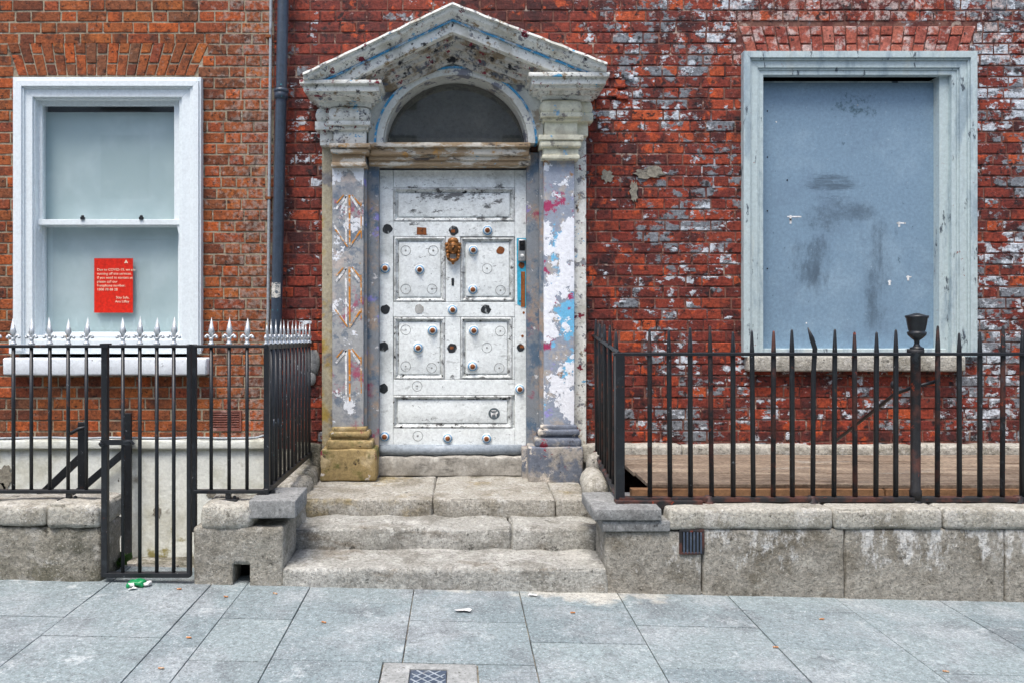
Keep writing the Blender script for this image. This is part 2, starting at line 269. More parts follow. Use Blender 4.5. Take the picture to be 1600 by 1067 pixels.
mat('orange_paint',(.62,.24,.02),[Lr((.75,.62,.45),20,.55,.62),Lr((.33,.32,.32),18,.53,.60,seed=5,rg=.75)],rough=.6,bump=None)
mat('white_paint',(.78,.78,.77),[Lr((.40,.40,.40),18,.50,.58,rg=.75)],rough=.6,bump=None)
mat('turquoise_paint',(.05,.42,.62),[Lr((.05,.05,.05),18,.6,.66)],rough=.5,bump=(60,.3,.003))
mat('bare_wood',(.30,.10,.022),[Lr((.12,.04,.015),10,.5,.66,st=(4,4,.6))],rough=.7,bump=(60,.3,.003))
mat('weather_bar',(.30,.345,.39),[Lr((.42,.46,.5),8,.55,.7,k=.6)],rough=.5,bump=(60,.15,.002))
def spot(x0,x1,w_): return [(X(x0-w_),0.),(X(x0),1.),(X(x1),1.),(X(x1+w_),0.)]
def spotz(y0,y1,w_): return [(Z(y1+w_),0.),(Z(y1),1.),(Z(y0),1.),(Z(y0-w_),0.)]
sm=(.055,.08,.11)
mat('board_blue',(.195,.295,.39),[Lr((.255,.365,.46),2.5,.46,.7,k=.8),Lr((.145,.21,.29),1.9,.54,.72,k=.6,seed=6),
    Lr(sm,6,.66,.98,seed=18,st=(.6,1,3.4),k=.72,zx=spot(1285,1335,40),zz=spotz(276,292,26),za=.34,rg=.72),Lr(sm,6,.66,1.0,seed=38,st=(1.8,1,.6),k=.75,zx=spot(1272,1292,44),zz=spotz(385,435,60),za=.36,rg=.72),
    Lr(sm,6,.66,1.02,seed=48,st=(1.8,1,.6),k=.65,zx=spot(1375,1388,34),zz=spotz(360,500,60),za=.36,rg=.72),Lr(sm,5,.66,1.0,seed=58,st=(1,1,1.2),k=.6,zx=spot(1280,1360,50),zz=spotz(320,340,36),za=.34,rg=.72),
    Lr((.03,.07,.085),14,.72,.92,seed=68,k=.8,zx=spot(1320,1370,60),zz=spotz(155,165,34),za=.30,rg=.78),Lr((.05,.09,.12),17,.64,.70,st=(1,1,.8),seed=28,k=.6,rg=.75),Lr((.5,.58,.64),48,.66,.72,k=.45)],rough=.5,bump=(120,.2,.003),grit=.18)
mat('frame_blue',(.46,.55,.56),[Lr((.26,.34,.39),7,.50,.64,st=(1,1,.22),k=.8,rg=.7),Lr((.52,.58,.55),6,.56,.7,st=(1,1,.3),seed=7),Lr((.07,.09,.11),13,.60,.66,st=(1,1,.3),seed=17,rg=.72),Lr((.25,.10,.09),20,.68,.72)],rough=.55,grit=.14,bump=(50,.25,.003))
mat('old_plank',(.22,.165,.12),[Lr((.34,.27,.20),4,.45,.66,st=(.35,3,3)),Lr((.105,.066,.042),6,.52,.68,st=(.25,4,4),seed=4),Lr((.33,.31,.27),5,.58,.7,st=(.4,2,2),seed=14,k=.6),Lr((.10,.07,.05),3,.54,.68,k=.6,seed=33)],rough=.85,bump=(60,.8,.008),grit=.45)
mat('plank_edge',(.26,.14,.07),[Lr((.16,.08,.04),8,.5,.66,st=(.4,2,2))],rough=.8,bump=(60,.4,.003))
mat('render_white',(.74,.76,.70),[Lr((.55,.55,.46),3,.46,.66),Lr((.35,.33,.27),4,.60,.72,seed=6),Lr((.20,.18,.15),6,.675,.69,seed=24,h=-.6,**flk),Lr((.30,.26,.10),7,.56,.68,seed=31,zz=[(-.3,.9),(-.12,.5),(.1,.15),(.6,.1)],za=.4)],rough=.85,grit=.14,bump=(14,.8,.014))
mat('pipe_grey',(.035,.052,.078),[Lr((.06,.08,.105),5,.5,.7,st=(1,1,.3)),Lr((.05,.32,.34),20,.69,.72)],rough=.4,bump=(50,.1,.002),spec=.5)
mat('conduit_grey',(.33,.37,.40),[Lr((.18,.15,.13),9,.58,.7)],rough=.5,bump=None)
mat('torn_sticker',(.6,.58,.52),[Lr((.09,.11,.13),36,.49,.54,d=9,rg=.75)],rough=.7,bump=None)
mat('terracotta',(.22,.085,.065),[Lr((.36,.22,.19),12,.55,.7)],rough=.85,bump=(60,.4,.003))
mat('black_and_shade',(.012,.012,.012),[],rough=1.,bump=None)  # near-black colour painting the shade in gaps and holes; also the black lens
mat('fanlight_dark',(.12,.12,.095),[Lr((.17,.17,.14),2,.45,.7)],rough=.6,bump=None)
mat('plastic_black',(.012,.013,.015),[],rough=.25,bump=None)
mat('plastic_silver',(.42,.44,.45),[],rough=.35,metal=.5,bump=None)
mat('sticker_dark',(.10,.125,.14),[],rough=.5,bump=None)
mat('can_green',(.012,.26,.085),[Lr((.5,.55,.52),24,.62,.66)],rough=.3,bump=None)
mat('paper',(.75,.74,.72),[Lr((.5,.5,.48),20,.5,.7)],rough=.8,bump=None)
mat('butt_orange',(.50,.20,.07),[Lr((.65,.5,.35),60,.5,.6)],rough=.8,bump=None)
mat('leaf',(.055,.13,.02),[Lr((.11,.20,.03),20,.5,.65)],rough=.6,bump=None)
mat('cover_metal',(.055,.075,.11),[Lr((.12,.14,.17),14,.5,.66)],rough=.5,bump=(80,.4,.003))
mat('concrete',(.30,.31,.30),[Lr((.42,.43,.42),9,.5,.68),Lr((.14,.14,.13),80,.58,.68,d=3)],rough=.85,bump=(100,.5,.004))
g=bpy.data.materials.new('glass'); g.use_nodes=True; M['glass']=g; t=g.node_tree; t.nodes.clear()
o_=t.nodes.new('ShaderNodeOutputMaterial'); mx=t.nodes.new('ShaderNodeMixShader'); lwn=t.nodes.new('ShaderNodeLayerWeight'); lwn.inputs[0].default_value=.5; pw=t.nodes.new('ShaderNodeMath'); pw.operation='POWER'; pw.inputs[1].default_value=5; t.links.new(lwn.outputs['Facing'],pw.inputs[0]); fr=t.nodes.new('ShaderNodeMath'); fr.operation='MULTIPLY_ADD'; fr.inputs[1].default_value=.90; fr.inputs[2].default_value=.10; t.links.new(pw.outputs[0],fr.inputs[0])
tr=t.nodes.new('ShaderNodeBsdfTransparent'); gl=t.nodes.new('ShaderNodeBsdfGlossy'); gl.inputs['Roughness'].default_value=.02
t.links.new(fr.outputs[0],mx.inputs[0]); t.links.new(tr.outputs[0],mx.inputs[1]); t.links.new(gl.outputs[0],mx.inputs[2]); t.links.new(mx.outputs[0],o_.inputs[0])

# ---------------------------------------------------------------- ground, road, pavement
def sheet(name,x0,x1,y0,y1,dz,m):
    b=MB(); b.v=[(x0,y0,zp(x0)+dz),(x1,y0,zp(x1)+dz),(x1,y1,zp(x1)+dz),(x0,y1,zp(x0)+dz)]; b.face((0,1,2,3)); return struct(obj(name,b,m))
sheet('ground',-60,60,-60,40,-1.6,'asphalt')
sheet('road',-40,40,-40,-6.3,-.125,'asphalt')
def sloped(b,x0,x1,y0,y1,dz0,dz1,r=.004,m=0):
    n0=len(b.v); b.rbox(x0,x1,y0,y1,dz0,dz1,r=r,cell=9,steps=1,m=m)
    b.v[n0:]=[(x,y,z+zp(x)) for x,y,z in b.v[n0:]]; return b
b=MB(); sloped(b,-8,8,-6.3,-6.12,-.3,.0,.02); struct(obj('kerb',b,'granite',smooth=False))
pave=MB(); sloped(pave,-8,8,-6.12,-1.05,-.14,-.012,.002); pavement=struct(obj('pavement',pave,'joint_sand'))
edges=[-8,-6.6]+[X(p,-1.341) for p in (-640,-478,-316,-154,8,172,330,385,485,647,811,965,1137,1305,1467,1630,1795,1960,2120,2290)]+[6.7,8]
first={-154:930,8:961,172:936,330:900,385:966,485:941,647:970,811:1004,965:978,1137:955,1305:986,1467:962}
pxs=[None,None]+[-640,-478,-316,-154,8,172,330,385,485,647,811,965,1137,1305,1467,1630,1795,1960,2120,2290]+[None]
COVER=(X(595,-2.35),X(747,-2.35),-2.62,-2.245)
rng=random.Random(4)
for i in range(len(edges)-1):
    x0,x1=edges[i],edges[i+1]; xm=(x0+x1)/2; py=first.get(pxs[i],rng.uniform(930,985))
    y=F*(H-zp(xm))/(py-VY)-D0; step=.462
    while y<-1.05: y+=step
    while y>-6.12:
        ya,yb=max(y-step,-6.12),min(y,-1.06); y-=step
        if yb-ya<.03: continue
        b=MB(); dz=rng.uniform(-.0015,.0015); gp=.0026
        rects=[(x0+gp,x1-gp,ya+gp,yb-gp)]
        if x0<COVER[1] and x1>COVER[0] and ya<COVER[3] and yb>COVER[2]:     # cut round the utility cover
            c0,c1,c2,c3=COVER; nr=[]
            if yb>c3+.02: nr.append((x0+gp,x1-gp,max(ya,c3)+gp,yb-gp))
            if ya<c2-.02: nr.append((x0+gp,x1-gp,ya+gp,min(yb,c2)-gp))
            lo,hi=max(ya,c2)+gp,min(yb,c3)-gp
            if x0<c0-.02: nr.append((x0+gp,c0-gp,lo,hi))
            if x1>c1+.02: nr.append((c1+gp,x1-gp,lo,hi))
            rects=nr
        for q in rects: sloped(b,*q,-.06+dz,dz,.0025)
        if rects: obj('slab',b,'paving',pavement)
cv=thing('utility_cover','small dark metal utility cover in a pale concrete surround at the bottom of the picture','utility cover',((COVER[0]+COVER[1])/2,-2.43,0))
c0,c1,c2,c3=COVER; g_=.004
b=MB(); fx0,fx1,fy1=c0+.12,c1-.13,c3-.055
for q in ((c0+g_,c1-g_,fy1,c3-g_),(c0+g_,fx0,c2+g_,fy1),(fx1,c1-g_,c2+g_,fy1)): sloped(b,*q,-.06,.0005,.003)
obj('surround',b,'concrete',cv)
b=MB(); sloped(b,fx0+.002,fx1-.002,c2+g_,fy1-.002,-.06,-.004,.003); lid=obj('lid',b,'cover_metal',cv)
b=MB()
for k in range(-8,9):
    for sgn in (-1,1):
        pts=[]
        for t_ in range(20):
            yy=c2+.01+(fy1-c2-.02)*t_/19; xx=(fx0+fx1)/2+k*.05+sgn*(yy-(c2+fy1)/2)
            if fx0+.008<xx<fx1-.008: pts.append((xx,yy,zp(xx)-.0035))
        if len(pts)>2: b.tube([pts[0],pts[-1]],.003,5)
obj('tread_pattern',b,'conduit_grey',lid)

# ---------------------------------------------------------------- brick houses
CO=.0803; LS,LH,JT=.212,.102,.011
rng=random.Random(11)
def brick_mesh(name,length,m,seed,chip):
    b=MB(); b.rbox(-length/2,length/2,0,.05,-(CO-JT)/2,(CO-JT)/2,r=.0045,amp=.0026,fr=26,cell=.05 if chip else .08,seed=seed,back=False,steps=1,chip=chip); return b
def brickwork(wall,x0,x1,z0,z1,holes,m,seed,chip,vis,shift=0.):
    """Flemish bond between openings; 300 bricks as objects, the rest joined"""
    rg=random.Random(seed); out=[]; k=0; z=z0
    while z<z1:
        zc=z+CO/2; x=x0-rg.uniform(0,.02)-(.165 if k%2 else 0)-shift; st=True
        free=[(x0,x1)]
        for (h0,h1,l0,l1,r0,r1) in holes:           # z range, left edge bottom/top, right edge bottom/top
            if zc<h0 or zc>h1: continue
            u=(zc-h0)/(h1-h0); a,c=l0+(l1-l0)*u,r0+(r1-r0)*u; nf=[]
            for p,q in free:
                if c<=p or a>=q: nf.append((p,q)); continue
                if a>p: nf.append((p,a))
                if c<q: nf.append((c,q))
            free=nf
        while x<x1:
            ln=(LS if st else LH)*rg.uniform(.96,1.04); xe=x+ln
            for p,q in free:
                a,c=max(x,p+.003),min(xe,q-.003)
                if c-a>.03: out.append((a,c,zc+rg.uniform(-.0018,.0018),st))
            x=xe+JT*rg.uniform(.8,1.2); st=not st
        z+=CO; k+=1
    cand=[q for q in out if vis(q)]; cand.sort(key=lambda q:-(q[1]-q[0])); chosen=set(cand[:300])
    protoS=[brick_mesh('brick',LS,m,seed+i,chip).mesh('brick',m,False) for i in range(7)]
    protoH=[brick_mesh('brick',LH,m,seed+20+i,chip).mesh('brick',m,False) for i in range(5)]
    st=MB()
    for q in out:
        a,c,zc,s_=q; ln=c-a; yo=rg.uniform(-.003,.003)
        if q in chosen:
            long_=ln>.15; me=rg.choice(protoS if long_ else protoH); o=link('brick',me,wall,((a+c)/2,yo,zc)); o.scale.x=ln/(LS if long_ else LH)
            if rg.random()<.5 and False: o.scale.z=-1
        else:
            n0=len(st.v); st.rbox(-ln/2,ln/2,0,.05,-(CO-JT)/2,(CO-JT)/2,r=.0045,amp=.0026,fr=26,cell=.09,a=rg.uniform(.01,.99),seed=rg.random()*9,back=False,steps=1,chip=chip)
            st.v[n0:]=[(vx+(a+c)/2,vy+yo,vz+zc) for vx,vy,vz in st.v[n0:]]
    o=obj('brickwork',st,m,wall,False); o['kind']='stuff'
    return out
def flat_arch(wall,pb0,pb1,pt0,pt1,pyb,pyt,n,m,yo):
    """splayed voussoirs over an opening, each course split in a long and a short brick"""
    rg=random.Random(n); zb,zt=Z(pyb),Z(pyt)
    for i in range(n):
        def ln(t,u): return X(pb0+(pb1-pb0)*t)*(1-u)+X(pt0+(pt1-pt0)*t)*u
        cut=.36 if i%2 else .66
        for u0,u1 in ((0,cut-.03),(cut+.03,1)):
            t0,t1=(i+.055)/n,(i+.945)/n; y0=yo+rg.uniform(-.004,.002); zz0,zz1=zb+(zt-zb)*u0,zb+(zt-zb)*u1
            b=MB(); b.prism([(ln(t0,u0),zz0),(ln(t1,u0),zz0),(ln(t1,u1),zz1),(ln(t0,u1),zz1)],y0,.05)
            b.v=[(x+rg.uniform(-.002,.002),y,z+rg.uniform(-.002,.002)) for x,y,z in b.v]
            obj('arch_brick',b,m,wall,False,.004)
def backing(x0,x1,z0,z1,holes,y0,y1):
    b=MB(); zs=sorted({z0,z1,*[h[0] for h in holes],*[h[1] for h in holes]})
    for a,c in zip(zs,zs[1:]):
        cur=x0
        for h in sorted([h for h in holes if h[0]<=a+1e-6 and h[1]>=c-1e-6],key=lambda h:h[2]):
            b.box(cur,h[2],y0,y1,a,c); cur=h[4]
        b.box(cur,x1,y0,y1,a,c)
    return b
def frame(b,px0,px1,py0,py1,wd,y0,y1,m=0,bottom=True):
    """four mitred strips round an opening, outer size in pixels at depth y0"""
    x0,x1,z1,z0=X(px0,y0),X(px1,y0),Z(py0,y0),Z(py1,y0); k=wd/S(y0)
    b.prism([(x0,z1),(x1,z1),(x1-k,z1-k),(x0+k,z1-k)],y0,y1,m)
    b.prism([(x0,z0),(x0,z1),(x0+k,z1-k),(x0+k,z0+(k if bottom else 0))],y0,y1,m)
    b.prism([(x1,z1),(x1,z0),(x1-k,z0+(k if bottom else 0)),(x1-k,z1-k)],y0,y1,m)
    if bottom: b.prism([(x1,z0),(x0,z0),(x0+k,z0+k),(x1-k,z0+k)],y0,y1,m)
    return b

XB=X(428)                       # where the two houses meet
# ---- left house
hl=thing('brick_house','brown brick house front with a white sash window and white rendered base','house',(-3,0,-.2))
holeL=(Z(570),Z(120),X(30),X(30),X(304),X(304))
wl=obj('wall',backing(-5.4,XB,-.3,5.0,[holeL],.0045,.32),'mortar_beige',hl)
archL=(Z(119),Z(67),X(26),X(8),X(306),X(329))
brickwork(wl,-5.4,XB,Z(690)-.005,5.0,[holeL,archL],'brick_brown',3,0,lambda q: q[0]>X(2) and q[2]<Z(3),shift=.03)
flat_arch(wl,28,304,11,327,118,68,18,'brick_brown',-.001)
win=link('sash_window',None,hl,(X(167),0,Z(540)))
b=MB(); frame(b,20,314,121,548,17,-.050,.06,0,False); frame(b,24,310,126,548,9,-.064,-.049,0,False); frame(b,35.5,299,137,548,15,-.034,.10,0,False); frame(b,48,287,148.5,548,7,-.012,.16,0,False)
obj('architrave',b,'white_gloss',win,False,.002)
b=MB(); frame(b,54,284,153,352,12,.035,.075,0,False); b.box(X(54,.03),X(284,.03),.022,.08,Z(352,.03),Z(343.5,.03)); 
for px in (58.5,279.5): b.prism([(X(px-3,.03),Z(352,.03)),(X(px+3,.03),Z(352,.03)),(X(px+3,.03),Z(360,.03)),(X(px,.03),Z(367,.03)),(X(px-2,.03),Z(360,.03))],.03,.075)
obj('upper_sash',b,'white_gloss',win,False,.002)
b=MB(); frame(b,60,287,346,528,9,.085,.125,0,False); b.box(X(60,.09),X(287,.09),.083,.127,Z(532,.09),Z(519,.09)); obj('lower_sash',b,'white_gloss',win,False,.002)
b=MB(); b.box(X(60,.055),X(282,.055),.055,.059,Z(346,.055),Z(160,.055)); obj('pane',b,'glass',win)
b=MB(); b.box(X(66,.105),X(282,.105),.105,.109,Z(522,.105),Z(348,.105)); obj('pane',b,'glass',win)
b=MB(); b.box(X(60,.135),X(290,.135),.135,.14,Z(540,.135),Z(176,.135)); obj('frosted_film',b,'film',win)
b=MB(); b.box(-3.7,-1.6,.33,1.8,1.0,1.01); b.box(-3.7,-1.6,1.8,1.81,1.0,3.6); b.box(-3.7,-1.6,.33,1.8,3.4,3.41); b.box(-3.71,-3.7,.33,1.8,1,3.4); b.box(-1.6,-1.59,.33,1.8,1,3.4); obj('room',b,'room_dark',win)
b=MB(); b.box(X(18),X(316),-.035,.15,Z(552),Z(531)); b.box(X(22),X(312),-.02,.16,Z(531),Z(524)); obj('timber_sill',b,'white_gloss',win,False,.003)
b=MB(); b.rbox(X(5,-.09),X(323,-.09),-.10,.12,Z(586,-.09),Z(559,-.09),r=.012,amp=.004,fr=9,cell=.08,chip=.03); obj('stone_sill',b,'sill_paint',win,True)
for px in (127,219):
    b=MB(); b.box(X(px-3),X(px+3),.012,.03,Z(343),Z(339)); b.ball((X(px),.02,Z(338)),.012,.008,.01); obj('sash_catch',b,'iron',win)
b=MB(); b.rbox(-5.4,XB+.01,-.05,.0,-.3,Z(699),r=.006,amp=.006,fr=5,cell=.12,steps=1); rp=obj('rendered_base',b,'render_white',hl,True)
b=MB(); b.rbox(-5.4,XB+.005,-.085,.0,Z(698.5),Z(684),r=.012,amp=.004,fr=7,cell=.12); obj('ledge',b,'render_white',hl,True)
b=MB(); b.tube([(-5.3+.2*i,-.075+.004*math.sin(i*1.7),Z(683)+.008+.004*math.sin(i*2.3)) for i in range(20)]+[(XB-.1,-.075,Z(683)+.012),(XB-.03,-.07,Z(676))],.009,7); obj('cable',b,'conduit_grey',hl,True)
v=link('air_brick',None,hl,(X(352),0,Z(657)))
b=MB(); frame(b,328,377,641,673,3,-.008,.01); b.box(X(331),X(374),.002,.008,Z(670),Z(644)); obj('frame',b,'terracotta',v,False,.001)
for i in range(7):
    b=MB(); zz=Z(646.3+i*3.75); b.box(X(331),X(374),-.007,.004,zz-.0045,zz+.0045); obj('louvre',b,'terracotta',v,False,.001)

# notice in the window
nt_=thing('notice_poster','red printed notice with small pale text fixed inside the lower window pane','notice',(X(177,.1),.1,Z(489,.1)))
b=MB(); b.box(X(147,.1),X(207.5,.1),.1015,.1035,Z(489,.1),Z(404,.1)); obj('paper_sheet',b,'notice_red',nt_)
def text(name,s,px,py,size,y,m,parent,align='LEFT',flip=False):
    cu=bpy.data.curves.new(name,'FONT'); cu.body=s; cu.size=size; cu.align_x=align; cu.extrude=.0003; cu.space_line=1.12
    t_=bpy.data.objects.new(name,cu); col.objects.link(t_); bpy.context.view_layer.update()
    me=bpy.data.meshes.new_from_object(t_.evaluated_get(bpy.context.evaluated_depsgraph_get())); bpy.data.objects.remove(t_)
    me.transform(Matrix.Translation((X(px,y),y,Z(py,y)))@Matrix.Rotation(R(90),4,'X')); me.materials.clear(); me.materials.append(M[m]); return link(name,me,parent)
text('printed_text','Due to COVID-19, we are\nrunning off site services.\nIf you need to contact us\nplease call our\nFreephone number:\n1800 78 68 28',151.5,423.5,.0262,.1008,'notice_print',nt_)
text('printed_text','Stay Safe,\nAna Liffey',202,467,.0262,.1008,'notice_print',nt_,'RIGHT')
b=MB(); xa,za=X(197,.1),Z(409,.1)
b.prism([(xa-.014,za-.012),(xa-.003,za-.012),(xa,za-.004),(xa+.003,za-.012),(xa+.014,za-.012),(xa,za+.014)],.1002,.1012); obj('emblem',b,'notice_print',nt_)

# ---- right house
hr=thing('brick_house','red brick house front with peeling paint, white panelled door and boarded window','house',(1.6,0,0))
XD0,XD1=X(588),X(830)
holeD=(Z(760),Z(110),XD0,XD0,XD1,XD1); holeR=(Z(556),Z(90),X(1172),X(1172),X(1506),X(1506))
wr=obj('wall',backing(XB,6.6,-.6,5.0,[holeD,holeR],.0055,.32),'mortar_red',hr)
archR=(Z(86),Z(41),X(1166),X(1152),X(1512),X(1527))
caseHole=(Z(760),Z(128),X(512),X(512),X(905),X(905)); pedHole=(Z(128),Z(28),X(520),X(675),X(900),X(745))
brickwork(wr,XB,6.6,Z(690)-CO,5.0,[caseHole,pedHole,holeR,archR],'brick_red',8,.012,lambda q: X(930)<q[0]<X(1590) and q[2]<Z(5) and q[2]>Z(700),shift=.06)
flat_arch(wr,1167,1511,1154,1525,85,42,20,'arch_red',-.004)
# plinth stones at the foot of the wall
rg=random.Random(5); xx=X(906)
for x1_ in (X(938),X(1060),X(1262),X(1420),X(1610),4.9,5.8,6.6):
    b=MB(); b.rbox(xx+.004,x1_-.004,-.10,.02,Z(720),Z(691+rg.uniform(-2,2)),r=.02,amp=.010,fr=7,cell=.07,seed=xx,chip=.04); obj('plinth_stone',b,'granite_coping',hr,True); xx=x1_
xx=XB+.02
for x1_,pt in ((X(462),700),(X(506),690)):
    b=MB(); b.rbox(xx,x1_-.004,-.08,.02,.1,Z(pt),r=.03,amp=.02,fr=7,cell=.05,seed=xx); obj('plinth_stone',b,'granite_moss',hr,True); xx=x1_
b=MB(); b.ball((X(489),-.01,Z(565)),.055,.02,.10,10); b.ball((X(486),-.01,Z(590)),.04,.018,.06,10); obj('mortar_patch',b,'slate',hr,True)
mat('cement',(.27,.25,.20),[Lr((.15,.14,.12),9,.5,.65)],rough=.95,bump=(80,.8,.008),grit=.4)
def patch(par,px,py,w_,h_,m,y,sd,nm='cement_patch'):
    q=random.Random(sd); b=MB(); n=22; b.prism([(X(px)+w_/430*math.cos(2*math.pi*i/n)*q.uniform(.6,1.1),Z(py)+h_/430*math.sin(2*math.pi*i/n)*q.uniform(.6,1.1)) for i in range(n)],y-.004,y+.004); obj(nm,b,m,par)
for i,(px,py,w_,h_) in enumerate(((1014,272,50,17),(990,300,14,40),(948,276,22,22),(1022,268,30,20))): patch(hr,px,py,w_,h_,'cement',-.004-.001*i,i)
for i,(px,py) in enumerate(((958,118),(968,132),(956,146),(972,150),(980,121))):
    b=MB(); b.rbox(X(px-9),X(px+9),-.016,.02,Z(py+6),Z(py-6),r=.007,amp=.009,fr=22,cell=.02,seed=i+.5); obj('broken_brick',b,'brick_red',hr)
for i,(px,py,w_,h_) in enumerate(((15,742,26,44),(250,797,14,24),(333,770,18,10),(10,760,14,20))): patch(hl,px,py,w_,h_,'cement',-.052,i+9,'bare_patch')
# boarded window
bw=link('boarded_window',None,hr,(X(1335),0,Z(550)))
b=MB()
x0,x1,z1,zb=X(1158),X(1520),Z(84),Z(557)
for (o1,o2,y0,y1) in ((0,10,-.052,.05),(10,13,-.038,.05),(13,24,-.026,.05),(24,27,-.016,.05),(27,34,-.008,.05)):   # stepped architrave
    a,c=o1/215,o2/215; hs=1.0
    b.prism([(x0+a,z1-a*hs),(x1-a,z1-a*hs),(x1-c,z1-c*hs),(x0+c,z1-c*hs)],y0,y1)
    b.prism([(x0+a,zb),(x0+a,z1-a),(x0+c,z1-c),(x0+c,zb)],y0,y1); b.prism([(x1-a,z1-a),(x1-a,zb),(x1-c,zb),(x1-c,z1-c)],y0,y1)
obj('architrave',b,'frame_blue',bw,False,.0015)
b=MB(); b.box(X(1186),X(1192),-.004,.16,zb,Z(117)); b.box(X(1472),X(1487),.03,.16,zb,Z(117)); b.box(X(1188),X(1480),.105,.13,Z(138,.1),Z(127,.1)); obj('reveal',b,'frame_blue',bw,False,.002)
b=MB(); b.rbox(X(1184,.1),X(1478,.1),.10,.12,Z(556,.1),Z(130,.1),r=.002,cell=9,steps=1); bd=obj('board',b,'board_blue',bw); b=MB(); b.box(X(1160),X(1515),.325,.33,Z(570),Z(60)); obj('shade_sheet',b,'black_and_shade',bw)  # black sheet behind the board paints the shadow under the window head
for px,py in ((1199,174),(1199,246),(1464,243),(1199,330),(1199,420),(1464,330),(1464,420),(1213,191),(1230,282),(1340,165),(1260,505),(1420,505)):
    b=MB(); b.lathe([(.006,.0),(.005,-.003)],8,(X(px,.1),.1,Z(py,.1)),'Y'); obj('screw',b,'iron' if py%2==0 else 'white_paint',bd)
for px,py,l_ in ((1241,339,22),(1408,349,14),(1420,433,8),(1390,440,5),(1235,344,4)):
    b=MB(); b.box(X(px-l_/2,.1),X(px+l_/2,.1),.0985,.1005,Z(py+1,.1),Z(py-1,.1)); b.box(X(px-l_/3,.1),X(px-l_/3+3,.1),.0982,.1005,Z(py+6,.1),Z(py-2,.1)); obj('paint_drip',b,'white_paint',bd)
b=MB(); b.box(X(1184),X(1482),.02,.13,Z(557),Z(545)); obj('timber_sill',b,'frame_blue',bw,False,.003)
b=MB(); b.rbox(X(1168,-.06),X(1508,-.06),-.075,.1,Z(580,-.06),Z(556,-.06),r=.012,amp=.004,fr=8,cell=.08,chip=.05); obj('stone_sill',b,'granite_coping',bw,True)

# ---- doorcase
dc=link('doorcase',None,hr,(0,0,.36))
def stack(name,layers,m,parent=dc,bev=.004,amp=.0015):
    b=MB()
    for (p0,p1,q0,q1,y,*r_) in layers:
        b.rbox(X(p0,y),X(p1,y),y,.05,Z(q1,y),Z(q0,y),r=(r_[0] if r_ else bev),amp=amp,fr=14,cell=.05,seed=p0*.1,chip=.012)
    return obj(name,b,m,parent,True)
# left side
stack('backing_strip',[(503,519.5,228,752,-.05)],'strip_stone'); stack('backing_strip',[(897,916,190,752,-.05)],'peel_white')
pl=stack('pilaster',[(519,568,258,672,-.12)],'peel_pilaster_grey'); prr=stack('pilaster',[(850,897.5,245,668,-.12)],'peel_pilaster_blue')
b=MB()
for p0,p1,y0,y1 in ((566,573,-.085,.1),(573,592,-.03,.1)): b.box(X(p0,y0),X(p1,y0),y0,y1,Z(750),Z(250))
obj('jamb',b,'peel_jamb',dc,False,.003)
b=MB()
for p0,p1,y0,y1 in ((843,852,-.085,.1),(823,843,-.03,.1)): b.box(X(p0,y0),X(p1,y0),y0,y1,Z(752),Z(240))
obj('jamb',b,'peel_jamb',dc,False,.003)
stack('capital',[(514,578,224,231,-.20),(516,576,231,240,-.185,.012),(519,570,240,255,-.15),(517,572,254,261,-.165,.008)],'peel_brown')
stack('capital',[(842,912,211,219,-.20),(844,909,219,230,-.19,.014),(849,904,230,243,-.16),(847,906,242,249,-.17,.008)],'peel_cream')
stack('entablature_block',[(521,572,201,226,-.16),(500,530,203,228,-.10),(510,578,189,196,-.215),(513,575,195,203,-.19,.01),(492,530,190,203,-.14)],'peel_white')
stack('entablature_block',[(851,902,187,213,-.16),(890,919,188,213,-.10),(845,911,176,183,-.215),(848,907,182,189,-.19,.01),(890,927,177,190,-.14)],'peel_cream')
stack('frieze',[(511,578,165,190,-.23,.05),(491,535,166,191,-.15,.05)],'peel_white'); stack('frieze',[(845,911,154,178,-.23,.05),(885,928,155,179,-.15,.05)],'peel_cream')
stack('cornice_block',[(468,596,125,131,-.38),(474,592,130,143,-.355),(482,588,142,148,-.33),(490,584,147,157,-.26,.015),(498,580,156,167,-.2,.012)],'peel_white')
stack('cornice_block',[(826,953,113,120,-.38),(831,947,119,132,-.355),(835,940,131,138,-.33),(842,932,137,147,-.26,.015),(846,925,146,156,-.2,.012)],'peel_white')
# pediment
def rake(name,prof,m,sm=False):
    yf=-.40; A=(X(474,yf),Z(116,yf)); Bp=(X(707,yf),Z(6,yf)); C=(X(948,yf),Z(100,yf)); zl=Z(126,-.38); zr_=Z(114,-.38); nseg=14; secs=[]
    for i in range(2*nseg+1):
        t_=i/nseg; p,q,u=(A,Bp,t_) if t_<=1 else (Bp,C,t_-1); secs.append((p[0]+(q[0]-p[0])*u,p[1]+(q[1]-p[1])*u,zl if t_<=1 else zr_))
    b=MB(); n=len(prof)
    for i,(x,z,zc) in enumerate(secs):
        j=.0025*math.sin(i*2.3)
        for d,y in prof: b.v.append((x,y+j,max(z-d+.002*math.sin(i*3.1+y*9),zc)))
    for i in range(len(secs)-1):
        for k in range(n-1): b.face((i*n+k,(i+1)*n+k,(i+1)*n+k+1,i*n+k+1))
    for s_ in (0,len(secs)-1): b.face(tuple(s_*n+k for k in range(n)))
    return obj(name,b,m,dc,sm)
rake('raking_cornice',[(0,.02),(0,-.425),(.016,-.428),(.018,-.408),(.026,-.404),(.036,-.406),(.050,-.398),(.062,-.378),(.072,-.362),(.080,-.360),(.082,-.348),(.088,-.348),(.088,.02)],'peel_white')
rake('blue_fillet',[(.086,.02),(.086,-.352),(.098,-.352),(.098,.02)],'blue_edge')
rake('corona',[(.097,.02),(.097,-.335),(.165,-.335),(.170,-.325),(.172,-.29),(.172,.02)],'peel_white')
